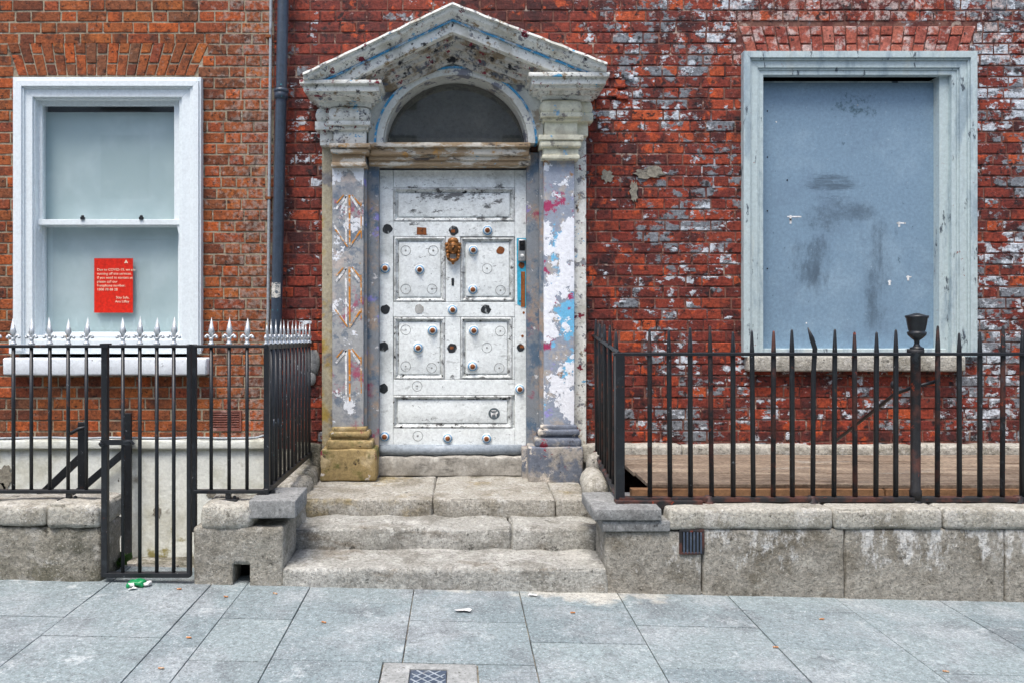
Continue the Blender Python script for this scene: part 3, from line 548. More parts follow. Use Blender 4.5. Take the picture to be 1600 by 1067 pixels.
rake('soffit_moulding',[(.171,.02),(.171,-.285),(.200,-.28),(.200,-.245),(.206,-.24),(.232,-.238),(.232,-.20),(.238,-.195),(.270,-.19),(.272,-.155),(.278,-.15),(.308,-.145),(.315,.02)],'peel_soffit')
CXp,CYp,RA=712,224,114.5                              # fanlight centre and radius in pixels
ya=-.10
def arch_band(name,r0,r1,y0,y1,m,par=dc,n=36,rv=.94):
    b=MB(); s_=S(y0)
    for i in range(n+1):
        t_=math.pi*i/n
        for r_ in (r0,r1):
            for y in (y0,y1): b.v.append((X(CXp,y0)+r_/s_*math.cos(t_),y,Z(CYp,y0)+r_*rv/s_*math.sin(t_)))
    for i in range(n):
        k=i*4
        for f in ((0,4,6,2),(1,3,7,5),(0,1,5,4),(2,6,7,3)): b.face(tuple(k+q for q in f))
    b.face((0,2,3,1)); k=n*4; b.face((k,k+1,k+3,k+2))
    return obj(name,b,m,par,False)
b=MB(); n=48; s_=S(ya)                                   # tympanum round the arch
def roof_py(px): return (6+(707-px)*110/233 if px<707 else 6+(px-707)*94/241)+52
for i in range(n+1):
    t_=math.pi*i/n; c,s2=math.cos(t_),math.sin(t_); ix,iz=CXp+RA*c,CYp-RA*.94*s2
    r_=RA
    while True:
        r_+=1.; px,py=CXp+r_*c,CYp-r_*.94*s2
        if px<576 or px>848 or py<roof_py(px): break
    for px,py in ((ix,iz),(px,py)):
        for y in (ya,.05): b.v.append((X(px,ya),y,Z(py,ya)))
for i in range(n):
    k=i*4
    for f in ((0,4,6,2),(1,3,7,5),(0,1,5,4),(2,6,7,3)): b.face(tuple(k+q for q in f))
obj('tympanum',b,'arch_paint',dc)
arch_band('archivolt',RA-1,RA+11,-.118,.04,'arch_paint'); arch_band('archivolt_edge',RA+10,RA+13.5,-.126,.0,'blue_edge'); arch_band('inner_bead',RA-4.5,RA,-.06,.10,'arch_paint')
b=MB(); pts=[(X(CXp,.08)+(RA+3)/S(.08)*math.cos(math.pi*i/30),Z(CYp,.08)+(RA+3)*.96/S(.08)*math.sin(math.pi*i/30)) for i in range(31)]
b.prism(pts,.07,.074); fl=obj('fanlight_pane',b,'glass',dc)
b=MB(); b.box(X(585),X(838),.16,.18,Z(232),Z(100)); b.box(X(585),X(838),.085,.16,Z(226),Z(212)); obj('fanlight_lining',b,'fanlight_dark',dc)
stack('transom',[(576,829,223,230,-.14),(578,827,229,243,-.115,.012),(576,829,242,251,-.09),(576,829,250,259,-.075,.01)],'peel_brown')
b=MB(); b.box(X(588),X(828),.09,.12,Z(275),Z(250)); obj('door_head',b,'weather_bar',dc)
stack('pilaster_base',[(518,572,667,675,-.15,.01),(514,577,674,684,-.165,.015),(517,574,682,690,-.15,.01),(509,582,688,703,-.18,.018)],'ochre_stone',amp=.004)
stack('pilaster_base',[(845,902,664,672,-.15,.01),(841,906,671,681,-.165,.015),(843,904,680,687,-.15,.01),(836,909,685,699,-.18,.018)],'painted_stone',amp=.004)
stack('pedestal',[(500,588,702,751,-.20,.014),(505,582,748,762,-.17,.01)],'ochre_stone',amp=.008); stack('pedestal',[(826,911,698,759,-.20,.012),(816,832,700,758,-.10)],'painted_stone',amp=.005)
b=MB(); b.rbox(X(586),X(824),-.03,.12,Z(743),Z(712),r=.012,amp=.013,fr=9,cell=.03,chip=.06); b.box(X(586),X(824),.062,.13,.33,Z(735),1); obj('threshold',b,['threshold_stone','black_and_shade'],dc,True)  # second material: black box painting the shade in the gap below the stone
# the graffiti arrows brushed on the left pilaster
def stroke(pts,wpx,m):
    y=-.1225; b=MB()
    for (p,q) in zip(pts,pts[1:]):
        a,c=Vector((X(p[0],y),Z(p[1],y))),Vector((X(q[0],y),Z(q[1],y))); d=(c-a).normalized(); u=Vector((-d.y,d.x))*wpx/2/S(y)
        b.prism([tuple(a+u),tuple(a-u),tuple(c-u*.75),tuple(c+u*.75)],y-.001 if m=='orange_paint' else y,-.118)
    obj('painted_arrow',b,m,pl)
for top,bot in ((305,387),(418,512),(545,628)):
    stroke([(540.5,top+2),(541,bot-4)],3.6,'white_paint'); stroke([(546,top),(546.5,bot-2)],3.2,'orange_paint')
    stroke([(525,top+22),(542,top+1)],3.5,'white_paint'); stroke([(562,top+23),(548,top+2)],4,'white_paint'); stroke([(563,top+16),(550,top)],2.4,'orange_paint'); stroke([(526,top+13),(537,top)],2,'orange_paint')
    if bot<600:
        stroke([(524,bot-28),(543,bot-1)],2.4,'orange_paint'); stroke([(563,bot-26),(546,bot)],2.6,'orange_paint'); stroke([(522,bot-34),(538,bot-8)],3,'white_paint')
    stroke([(564,top+12),(564.5,bot-14)],1.8,'orange_paint')

# ---- the door
DY=.055
dr=link('door',None,hr,(X(707),DY,Z(710)))
xs=lambda p: X(p,DY); zs=lambda p: Z(p,DY)
b=MB(); b.box(xs(588),xs(826),DY+.006,DY+.05,zs(714),zs(266.5)); obj('leaf',b,'door_paint',dr)
panels=[(615,804,295,347),(616,696,371,472),(720,803,372,471),(616,695,496,592),(720,800,496,591),(614,800,617,668)]
xsr=sorted({588,826}|{p for q in panels for p in q[:2]})
def rail(p0,p1,q0,q1,n='rail'):
    b=MB(); b.rbox(xs(p0),xs(p1),DY-.018,DY+.002,zs(q1),zs(q0),r=.003,amp=.0006,fr=10,cell=.12,steps=1); obj(n,b,'door_paint',dr,False)
rail(589,614.6,267,713,'stile'); rail(804.4,825,267,713,'stile')
for q0,q1 in ((267,294.5),(347.5,370.5),(472.5,495.5),(592.5,616.5),(668.5,713)): rail(614.9,804.1,q0,q1)
rail(696.6,719.4,370.8,472.2,'muntin'); rail(695.6,719.4,495.8,592.2,'muntin'); rail(800.6,804.1,495.8,592.2,'muntin')
for (a,c,q0,q1) in panels:
    pn=link('panel',None,dr,(xs((a+c)/2),DY,zs(q1)))
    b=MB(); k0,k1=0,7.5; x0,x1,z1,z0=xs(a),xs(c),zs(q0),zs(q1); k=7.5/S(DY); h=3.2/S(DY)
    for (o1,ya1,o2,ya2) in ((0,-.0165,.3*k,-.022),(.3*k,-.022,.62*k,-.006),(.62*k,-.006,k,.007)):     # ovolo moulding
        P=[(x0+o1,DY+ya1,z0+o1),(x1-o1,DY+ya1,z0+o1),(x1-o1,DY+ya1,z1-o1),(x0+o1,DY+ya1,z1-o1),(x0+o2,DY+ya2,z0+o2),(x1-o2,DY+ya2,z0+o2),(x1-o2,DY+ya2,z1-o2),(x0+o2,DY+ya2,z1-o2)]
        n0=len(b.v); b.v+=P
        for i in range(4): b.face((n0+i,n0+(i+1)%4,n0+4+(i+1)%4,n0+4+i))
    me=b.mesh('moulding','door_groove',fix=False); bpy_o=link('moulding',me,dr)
    b=MB(); b.rbox(x0+k,x1-k,DY-.006,DY+.009,z0+k,z1-k,r=.008,amp=.0008,fr=9,cell=.1); o=obj('raised_field',b,'door_paint',dr,True)
    bpy.data.objects.remove(pn)
b=MB(); b.lathe([(.037,-.014),(.037,-.021),(.034,-.026),(.030,-.028),(.0285,-.032),(.023,-.034),(.0215,-.038),(.016,-.040),(.0155,-.046),(.013,-.053),(.007,-.058),(.001,-.060)],20,(0,0,0),'Y',[0,0,0,1,1,0,0,2,2,2,2])
stud=b.mesh('stud',['stud_white','stud_blue','rust'],True)
onp=lambda px,py: any(a+8<px<c-8 and q0+8<py<q1-8 for a,c,q0,q1 in panels)
for px,py in ((761.5,361.5),(602,420),(656,422),(739,392),(739,453),(707,484.5),(676,516.5),(653,543),(740,517),(738,572),(811.5,607.5),(601.5,681),(699.5,683.5),(760.5,684)):
    o=link('stud',stud,dr,(xs(px),DY+(.012 if onp(px,py) else 0.),zs(py))); k_=rng.uniform(1.06,1.22); o.scale=(k_,rng.uniform(.8,1.05),k_); o.rotation_euler=(rng.uniform(-.06,.06),rng.uniform(0,6),rng.uniform(-.06,.06))
def blot(r,seed,sq=False,n=14):
    q=random.Random(seed); return [(r*(1+q.uniform(-.16,.12))*math.cos(2*math.pi*i/n),r*(1+q.uniform(-.16,.12))*math.sin(2*math.pi*i/n)) for i in range(n)] if not sq else [(-r,-r*.72),(r,-r*.8),(r*.95,r*.7),(-r*.95,r*.8)]
def scar(px,py,r,m,sd,sq=False,dy=0):
    y=DY-(.006 if onp(px,py) else .018); b=MB(); b.prism([(xs(px)+x,zs(py)+z) for x,z in blot(r,sd,sq)],y-.0022-dy,y+.001); obj('stud_scar',b,m,dr)
for i,(px,py) in enumerate(((606,358.5),(602.5,484),(759,484),(600,541.5),(599.5,606),(706,544),(813,543))): scar(px,py,.036 if i!=6 else .028,'black_scar',i)
scar(706,543,.013,'rust',40,True,.001); scar(815,541,.014,'rust',41,True,.001); scar(709,361,.036,'black_scar',9); scar(708,362,.015,'rust',42,True,.001); scar(659,362,.036,'rust',10,True); scar(782,392,.030,'rust',11); scar(655,483.5,.036,'grey_scar',12); scar(816,525,.010,'rust',13); scar(818,489,.009,'bare_wood',14)
for i,(px,py) in enumerate(((634,392),(677,392),(634,452),(675,452),(761,420),(782,454),(634,515.5),(634,572),(674.5,574.5),(760.7,543),(781.6,517.5),(780,574.5),(652,602.5),(653,680))):
    y=DY-(.006 if onp(px,py) else .018); b=MB(); b.ring((xs(px),y,zs(py)),.036,.0022,22,5); q=random.Random(i); b.prism([(xs(px)+x,zs(py)+z) for x,z in blot(.007,i+60)],y-.0015,y+.001); obj('stud_outline',b,'ghost_ring',dr)
# knocker: a head with a garland ring
KX,KZ,KY=xs(708),zs(391),DY-.018
b=MB(); b.ball((KX,KY-.012,KZ+.022),.052,.03,.058,14); b.ball((KX,KY-.022,KZ+.062),.040,.026,.028,12)
for s_ in (-1,1):
    for i in range(4): b.ball((KX+s_*(.046-.003*i),KY-.018,KZ+.036-.026*i),.016,.018,.018,8)
b.ball((KX,KY-.036,KZ+.012),.033,.026,.046,14)
b.prism([(KX-.004,KZ+.022),(KX+.004,KZ+.022),(KX+.009,KZ-.002),(KX-.009,KZ-.002)],KY-.071,KY-.05); b.ball((KX,KY-.055,KZ-.016),.013,.010,.005,8); b.ball((KX,KY-.052,KZ-.028),.014,.012,.009,8)
for s_ in (-1,1): b.ball((KX+s_*.013,KY-.058,KZ+.018),.008,.006,.005,8); b.ball((KX+s_*.013,KY-.057,KZ+.028),.012,.006,.004,8)
kn=obj('knocker',b,'bronze',dr,True,label='bronze door knocker shaped as a head')
b=MB(); b.ring((KX,KY-.026,KZ-.043),.040,.011,18,8,0,math.pi*.95,math.pi*2.05); b.ball((KX,KY-.034,KZ-.082),.024,.02,.016,10); b.ball((KX,KY-.03,KZ-.10),.012,.014,.012,8)
for i in range(5): b.ball((KX-.036+.018*i,KY-.036,KZ-.065-.012*math.sin(math.pi*i/4)),.010,.010,.010,8)
obj('knocker_ring',b,'bronze',dr,True)
b=MB(); b.box(xs(705.5),xs(709.5),DY-.021,DY-.015,zs(447),zs(438)); b.ball((xs(707.5),DY-.019,zs(437)),.011,.004,.011); obj('keyhole',b,'black_scar',dr)
b=MB(); b.tube([(xs(593),DY-.026,zs(701)),(xs(815),DY-.026,zs(701))],.037,16); b.v=[(x,y,max(z,zs(709))) for x,y,z in b.v]; obj('weather_bar',b,'weather_bar',dr,True)
b=MB(); b.lathe([(.042,-.0085),(.042,-.0055)],24,(xs(772),DY,zs(645.5)),'Y'); st_=obj('sticker',b,'sticker_dark',dr,label='round dark sticker with a white dog silhouette')
b=MB(); u=.0042; dog=[(-6,3),(-5,-5),(-3.6,-5),(-3.4,-1.5),(2.2,-1.2),(2.6,-5),(4,-5),(4.6,1),(7,2),(7.2,4),(5,5.2),(3.6,3),(-4,2.4),(-6,5)]
b.prism([(xs(772)+x*u,zs(646.5)+z*u) for x,z in dog],DY-.0102,DY-.0082); b.box(xs(768),xs(775),DY-.0102,DY-.0082,zs(641.5),zs(640)); obj('sticker_print',b,'white_paint',dr)
# the broken lock edge, right of the upper panels
b=MB(); b.prism([(xs(807),zs(373)),(xs(822),zs(373)),(xs(822),zs(482)),(xs(808),zs(476))],DY-.0205,DY-.010); ed=obj('damaged_edge',b,'turquoise_paint',dr)
b=MB(); b.box(xs(813.5),xs(820),DY-.024,DY-.012,zs(480),zs(425)); obj('exposed_wood',b,'bare_wood',dr,False,.002)
scar(814.5,415,.022,'rust',33,False,.004)
db=thing('video_doorbell','small silver and black video doorbell on the right edge of the white door','doorbell',(xs(815),DY-.02,zs(408)))
b=MB(); b.rbox(xs(809),xs(821),DY-.05,DY-.018,zs(409.5),zs(375),r=.012,cell=.02,steps=2); bo=obj('body',b,'plastic_silver',db,True)
b=MB(); b.rbox(xs(810.5),xs(819.5),DY-.053,DY-.045,zs(393),zs(377),r=.006,cell=.02); obj('camera_panel',b,'plastic_black',db,True)
b=MB(); b.lathe([(.011,-.056),(.010,-.058),(.004,-.0585)],14,(xs(815),DY+.003,zs(383)),'Y'); obj('lens',b,'black_and_shade',db,True)
b=MB(); b.lathe([(.014,-.053),(.013,-.056),(.004,-.0565)],16,(xs(815),DY+.003,zs(401)),'Y'); obj('button',b,'stud_white',db,True)

ob=thing('terrace_building','pale rendered building across the street, reflected in the sash window','building',(0,-15,-.1))
mat('pale_render',(.42,.41,.38),[Lr((.30,.29,.27),2,.5,.7)],bump=None)
b=MB(); b.box(-26,26,-19,-15,-.8,9.5); b.box(-26,26,-15,-14.6,9.1,9.6); b.box(-26,26,-15,-14.85,3.6,3.9); obj('wall',b,'pale_render',ob)
for i in range(14):
    for z0,z1 in ((.5,3.0),(4.7,6.4),(7.1,8.5)):
        x=-24+i*3.6; b=MB(); b.box(x,x+1.3,-15,-14.96,z0,z1); obj('window',b,'fanlight_dark',ob)

# ---------------------------------------------------------------- steps
stp=thing('entrance_steps','three worn stone steps rising to the white door','steps',(0,-1.0,0))
def blocks(xsl,y0,y1,z0,z1,m,seed,r=.022,amp=.009,nm='step_block'):
    for a,c in zip(xsl,xsl[1:]):
        b=MB(); b.rbox(a+.0012,c-.0012,y0,y1,z0,z1,r=r,amp=amp,fr=5.5,cell=.045,seed=seed+a,chip=.05,steps=2); obj(nm,b,m,stp,True)
b1=zp(0)
blocks([X(440,-1.33),X(951,-1.33)],-1.345,-.93,-.06,.135,'step_grey',2.,.024,.012)
blocks([X(456,-.98),X(800,-.98),X(944,-.98)],-1.0,-.62,.10,.258,'step_grey',3.,.02,.018)
blocks([X(466,-.69),X(677,-.69),X(868,-.69),X(926,-.69)],-.71,.06,.235,.366,'step_ochre',4.,.016,.009)

# ---------------------------------------------------------------- low walls of the areas
YF=-1.341
def stone(par,name,p0,p1,q0,q1,y0,y1,m,r=.02,amp=.008,cell=.06,chip=.04,yp=YF):
    b=MB(); b.rbox(X(p0,yp),X(p1,yp),y0,y1,Z(q1,yp),Z(q0,yp),r=r,amp=amp,fr=7,cell=cell,seed=p0*.013+q0*.007,chip=chip); return obj(name,b,m,par,True)
lw=thing('low_wall','low granite wall with worn coping left of the narrow iron gate','wall',(-2.4,YF,0))
stone(lw,'coping_stone',-420,-190,789,822,YF-.01,-1.02,'granite_coping',.026,.014,.04,.06); stone(lw,'coping_stone',-189,74,790,822,YF-.01,-1.02,'granite_coping',.026,.014,.04,.06); stone(lw,'coping_stone',75,158.5,788,824,YF-.015,-1.02,'granite_coping',.026,.014,.04,.06)
stone(lw,'wall_stone',-420,-120,821,925,YF,-1.06,'granite_moss',.02,.01); stone(lw,'wall_stone',-119,158,822,925,YF+.004,-1.06,'granite_moss',.025,.016)
pr=thing('low_wall','granite pier with a square drain hole between gate and steps','wall',(-1.2,YF,0))
stone(pr,'coping_stone',314,394,789,826,YF-.005,-1.0,'granite_coping',.03,.018,.035,.06); stone(pr,'slate_slab',389,462,781,809,YF-.005,-1.02,'slate',.006,.003)
hx0,hx1,hz=X(362,YF),X(391,YF),Z(882,YF)
ws=stone(pr,'wall_stone',302,443,823,925,YF,-1.0,'granite',.02,.010,.03)
b=MB(); b.prism([(hx0,-.3),(hx1+.004,-.3),(hx1-.003,hz),(hx0+.006,hz+.003)],YF-.1,-1.16); cu_=link('cutter',b.mesh('cutter','black_and_shade')); md=ws.modifiers.new('cut','BOOLEAN'); md.object=cu_; md.solver='EXACT'; bpy.context.view_layer.update()
me=bpy.data.meshes.new_from_object(ws.evaluated_get(bpy.context.evaluated_depsgraph_get())); ws.modifiers.clear(); ws.data=me; bpy.data.objects.remove(cu_)
b=MB(); b.box(hx0-.02,hx1+.02,-1.175,-1.165,-.05,hz+.02); obj('drain_shade',b,'black_and_shade',pr)  # black panel at the end of the hole, its inner shade as colour
for i,(p,q,y0,y1,zt) in enumerate(((-1.17,-.955,-1.0,-.66,.44),(-1.18,-.985,-.655,-.34,.455),(-1.17,-.985,-.335,-.09,.47))):
    b=MB(); b.rbox(p,q,y0,y1,-.2,zt,r=.05,amp=.024,fr=7,cell=.05,seed=i*2.); obj('return_stone',b,'granite' if i<2 else 'granite_moss',pr,True)
rw=thing('low_wall','long granite wall with rounded coping under the tall black railings','wall',(2.4,YF,0))
px=[945,1097,1320,1571,1830,2090,2350]
for i,(a,c) in enumerate(zip(px,px[1:])): stone(rw,'wall_stone',a+.8,c-.8,826 if i else 829,960,YF,-1.05,'granite_wall',.012,.006,.07,.03)
px=[1043,1301,1472,1720,1960,2200,2350]
for a,c in zip(px,px[1:]): stone(rw,'coping_stone',a+.6,c-.6,794,826.5,YF-.015,-1.0,'granite_coping',.022,.007,.05,.03)
stone(rw,'slate_slab',926,1032,793,811,YF-.03,-.95,'slate',.006,.003); stone(rw,'slate_slab',941,1046,812,829,YF-.015,-1.0,'slate',.006,.003)
for i,(x0,x1,y0,y1,z0,z1) in enumerate(((.88,1.10,-1.0,-.10,-.2,.36),)):
    b=MB(); b.rbox(x0,x1,y0,y1,z0,z1,r=.03,amp=.02,fr=7,cell=.06,seed=i+5); obj('return_stone',b,'granite_moss',rw,True)
b=MB(); b.tube([(.905,-.36,.43),(.90,-.45,.435),(.89,-.6,.43),(.875,-.76,.425),(.872,-.80,.42)],[.05,.085,.09,.085,.06],12)
b.v=[tuple(Vector(v_)+Vector((0,0,1))*.012*noise.noise(Vector(v_)*14)) for v_ in b.v]; obj('return_coping',b,'granite_coping',rw,True)
b=MB(); b.rbox(.90,1.12,-.33,-.1,.3,.56,r=.05,amp=.03,fr=7,cell=.05,seed=3.); obj('return_stone',b,'granite',rw,True)
vg=link('vent_grille',None,rw,(X(1081,YF),YF,Z(866,YF)))
b=MB(); frame(b,1062,1101,827,866,4,YF-.012,YF+.02); obj('vent_frame',b,'iron_rusty',rw,False,.002); b=MB(); b.box(X(1064,YF),X(1099,YF),YF-.008,YF-.002,Z(864,YF),Z(829,YF)); obj('vent_back',b,'black_and_shade',rw)
for i in range(6):
    b=MB(); xx=X(1068+i*5.3,YF); b.box(xx-.005,xx+.005,YF-.0125,YF-.003,Z(863,YF),Z(830,YF)); obj('vent_bar',b,'cover_metal',rw,False,.001)
bpy.data.objects.remove(vg)

# boards over the right area
bp=thing('board_platform','weathered brown boards covering the area behind the tall railings','boards',(2.6,-.6,.45))
for i,(x0,x1) in enumerate(((X(985,-.6),2.32),(2.325,4.2),(4.205,6.5))):
    for j,(y0,y1) in enumerate(((-1.06,-.735),(-.731,-.42),(-.416,-.112))):
        b=MB(); b.rbox(x0+rng.uniform(-.02,.02)*(i==0),x1,y0,y1,.515+.002*j-.004*i,.538+.002*j-.004*i+rng.uniform(-.002,.002),r=.003,amp=.002,fr=3,cell=.2,steps=1); obj('board',b,'old_plank',bp)
for x0,x1 in ((X(985,-1.05),2.5),(2.51,4.4),(4.41,6.5)):
    b=MB(); b.rbox(x0,x1,-1.085,-1.03,.455,.512,r=.003,amp=.002,fr=4,cell=.2,steps=1); obj('batten',b,'plank_edge',bp)
b=MB(); b.box(X(1000,-.4),6.5,-.2,-.14,.40,.512); obj('batten',b,'plank_edge',bp)

# basement area floor at the left
b=MB(); b.rbox(-5.4,-1.16,-1.06,-.04,-.34,-.205,r=.01,amp=.006,fr=5,cell=.1,steps=1); struct(obj('area_floor',b,'granite_moss',None,True))

# ---------------------------------------------------------------- railings
YR=-1.20
def bar_mesh(name,zb,zt,r,m,spike=0.,n=8):
    b=MB(); pr_=[(r,0.),(r,zt-zb)]
    if spike: pr_=[(r,0),(r,zt-zb-spike),(r*.9,zt-zb-spike*.75),(r*.5,zt-zb-.008),(r*.25,zt-zb)]
    b.lathe(pr_,n); return b.mesh(name,m,True)
def finial_mesh():
    b=MB(); b.lathe([(.017,0),(.018,.006),(.012,.011),(.010,.028),(.014,.033),(.010,.038)],10)
    P=[(0,0,.036),(-.019,0,.068),(0,-.008,.068),(.019,0,.068),(0,.008,.068),(0,0,.152)]; n0=len(b.v); b.v+=P
    for i in range(4): a,c=1+i,1+(i+1)%4; b.face((n0,n0+c,n0+a)); b.face((n0+a,n0+c,n0+5))
    for s_ in (-1,1):
        b.tube([(s_*.006,0,.034),(s_*.014,0,.046),(s_*.024,0,.052),(s_*.032,0,.047),(s_*.034,0,.040)],[.006,.007,.007,.006,.005],7); b.ball((s_*.031,0,.041),.0095,.0095,.0095,8)
    return b.mesh('finial','silver',True)
FIN=finial_mesh()
ZT=Z(541,YR); ZBt=Z(767,YR)
BARS=bar_mesh('bar',ZBt,ZT,.0102,'iron')
def bars(par,pxl,me=BARS,z=ZBt,y=YR,fin=True,zt=None):
    for p in pxl:
        x=X(p,y); o=link('bar',me,par,(x,y,z)); o.rotation_euler.z=rng.uniform(0,.6)
        if fin:
            f=link('finial',FIN,par,(x,y,(zt or ZT)+.010)); f.rotation_euler=(rng.uniform(-.04,.04),rng.uniform(-.05,.05),rng.uniform(-.15,.15)); f.scale.z=rng.uniform(.97,1.04)
def flat(par,name,a,c,wd,th,m='iron'):
    b=MB(); b.tube([a,c],0,flat=(wd,th)); return obj(name,b,m,par,False,.002)
def hbar(par,name,p0,p1,z,y,hh,dd,m='iron'):
    b=MB(); b.rbox(X(p0,y),X(p1,y),y-dd/2,y+dd/2,z-hh/2,z+hh/2,r=.003,cell=.3,steps=1,amp=.0008,fr=3); return obj(name,b,m,par)
def foot(par,px,y=YR,zt=ZBt,zb=.475,m='iron'):
    x=X(px,y); b=MB(); b.box(x-.014,x+.014,y-.012,y+.012,zb,zt); b.rbox(x-.055,x+.055,y-.03,y+.03,zb-.004,zb+.012,r=.004,cell=.1,steps=1); b.lathe([(.012,0),(.010,.012),(.003,.016)],8,(x+.035,y,zb+.012)); obj('foot',b,m,par)
r1=thing('iron_railing','black railing with silver spearheads on the low wall left of the gate','railing',(X(60,YR),YR,.48))
bars(r1,[-236,-207.5,-179,-150,-121.5,-93,-64.5,-36,-7,21,49,78,106.5,135]); hbar(r1,'top_rail',-250,160,ZT,YR,.016,.034); hbar(r1,'bottom_rail',-250,160,ZBt,YR,.020,.034)
for p in (-150,-20,108): foot(r1,p)
YG=-1.335; ZTG=Z(541,YG)
gt=thing('iron_gate','narrow black iron gate with four silver spearheads, its foot reaching the pavement','gate',(X(232,YG),YG,0))
ZG=Z(897,YG)
for p,wd in ((164.5,.034),(296,.022)):
    b=MB(); b.rbox(X(p,YG)-wd/2,X(p,YG)+wd/2,YG-.016,YG+.016,ZG-.01,ZTG+.012,r=.003,cell=.4,steps=1); obj('stile',b,'iron',gt)
hbar(gt,'top_rail',164,297,ZTG,YG,.016,.034); hbar(gt,'bottom_rail',164,297,ZG,YG,.026,.034)
GB=bar_mesh('bar',ZG,ZTG,.0102,'iron'); bars(gt,[192,218.5,245,271.5],GB,ZG,YG,True,ZTG)
b=MB(); zl=Z(689,YG); b.box(X(160,YG),X(208,YG),YG-.028,YG-.018,zl-.016,zl+.012); b.tube([(X(196,YG),YG-.023,zl),(X(208,YG),YG-.03,zl+.008),(X(213,YG),YG-.03,zl-.012)],.007,7); b.tube([(X(160,YG),YG-.023,zl-.01),(X(165,YG),YG-.05,zl-.012)],.011,7); obj('latch',b,'iron',gt)
b=MB(); b.box(X(159,YG),X(172,YG),YG-.024,YG+.02,ZTG-.006,ZTG+.016); obj('hinge_cap',b,'iron',gt)
r2=thing('iron_railing','black corner railing with silver spearheads between gate and steps','railing',(-1.1,YR,.48))
b=MB(); b.rbox(X(303.5,YR)-.014,X(303.5,YR)+.014,YR-.014,YR+.014,Z(830,YR),ZT+.012,r=.003,cell=.4,steps=1); obj('gate_post',b,'iron',r2)
bars(r2,[330,358,386]); hbar(r2,'top_rail',304,420,ZT,YR,.016,.034); hbar(r2,'bottom_rail',304,420,ZBt,YR,.020,.034)
foot(r2,357); foot(r2,426,YR+.03,ZBt,.485)
A=Vector((X(417,YR),YR,0)); Bq=Vector((-1.055,-.06,0)); NB=12
for i in range(NB):
    p=A.lerp(Bq,(i+.0)/(NB-.5)); o=link('bar',BARS,r2,(p.x,p.y,ZBt+.012*i/NB)); f=link('finial',FIN,r2,(p.x,p.y,ZT+.01-.03*i/NB)); f.rotation_euler=(rng.uniform(-.03,.03),rng.uniform(-.06,.06),R(86)+rng.uniform(-.1,.1))
for z0,z1,hh in ((ZT,ZT-.03,.016),(ZBt,ZBt+.015,.022)): flat(r2,'side_rail',(A.x,A.y-.017,z0),(Bq.x,Bq.y+.06,z1),.034,hh)
b=MB(); b.box(A.x-.015,A.x+.015,YR-.015,YR+.015,ZBt,ZT); obj('corner_post',b,'iron',r2,False,.002)

r3=thing('iron_railing','tall plain spiked black railing with an urn-topped post beside the boarded window','railing',(2,YR,.47))
ZT3,ZB3=Z(553,YR),Z(779,YR); SP=bar_mesh('bar',ZB3,Z(512,YR),.0140,'iron_rusty',.14); SP2=bar_mesh('bar',ZB3,Z(515,YR),.0140,'iron',.14)
rail_px=[1015.5,1047,1079,1112,1145.5,1177,1208,1238,1303,1336,1368.5,1399.5,1464.5,1499,1531,1566,1597]+[1630+33*i for i in range(16)]
for i,p in enumerate(rail_px):
    o=link('bar',SP2 if i%3 else SP,r3,(X(p,YR),YR,ZB3)); o.rotation_euler=(rng.uniform(-.008,.008),rng.uniform(-.012,.012),rng.uniform(0,.7)); o.scale.z=rng.uniform(.975,1.015)
b=MB(); xb=X(1270,YR); zt=Z(512,YR); b.tube([(xb,YR,ZB3),(xb+.004,YR,ZT3-.1),(xb+.012,YR,ZT3+.03),(xb-.006,YR,ZT3+.09),(xb-.028,YR,zt)],[.0140,.0140,.0140,.014,.003],8); obj('bent_bar',b,'iron',r3,True)
hbar(r3,'top_rail',958,2160,ZT3,YR,.018,.045,'iron'); hbar(r3,'bottom_rail',966,2160,ZB3,YR,.026,.05,'iron_rusty')
b=MB(); b.rbox(X(960,YR),X(1094,YR),YR-.05,YR+.02,ZB3-.045,ZB3+.002,r=.004,cell=.2,steps=1,amp=.002); obj('base_plate',b,'iron_rusty',r3)
for p in (1107,1268,1430,1590,1760): 
    b=MB(); b.lathe([(.036,-.045),(.038,-.02),(.03,-.012),(.026,.012),(.018,.02)],10,(X(p,YR),YR,ZB3)); obj('collar',b,'iron_rusty',r3,True)
ps=MB(); ps.lathe([(.032,0),(.032,.05),(.026,.06),(.026,Z(556,YR)-ZB3),(.044,Z(552,YR)-ZB3),(.044,Z(545,YR)-ZB3)],14,(X(1430.5,YR),YR,ZB3)); obj('urn_post',ps,'iron_rusty',r3,True)
u0=Z(545,YR); b=MB(); b.lathe([(.036,0),(.036,.008),(.020,.014),(.013,.03),(.015,.048),(.032,.062),(.047,.078),(.050,.094),(.040,.099),(.044,.108),(.050,.14),(.054,.172),(.060,.178),(.060,.188),(.048,.190),(.03,.196),(.012,.202)],20,(X(1432.5,YR),YR,u0)); obj('urn',b,'iron',r3,True)
A=Vector((X(968,YR),YR,0)); Bq=Vector((.995,-.06,0))
b=MB(); b.box(A.x-.026,A.x+.026,YR-.022,YR+.022,ZB3-.01,ZT3); obj('corner_post',b,'iron',r3,False,.003)
for i in range(1,10):
    u=i/9.5; p=A.lerp(Bq,u); o=link('bar',SP2 if i%2 else SP,r3,(p.x,p.y,ZB3+.07*u)); o.rotation_euler=(rng.uniform(-.012,.012),rng.uniform(-.012,.012),0); o.scale.z=rng.uniform(.96,1.0)
flat(r3,'side_rail',(A.x,A.y-.02,ZT3),(Bq.x,Bq.y+.06,ZT3+.065),.045,.018); flat(r3,'side_rail',(A.x,A.y-.02,ZB3),(Bq.x,Bq.y+.06,ZB3+.07),.045,.024,'iron_rusty')
yb=-.16
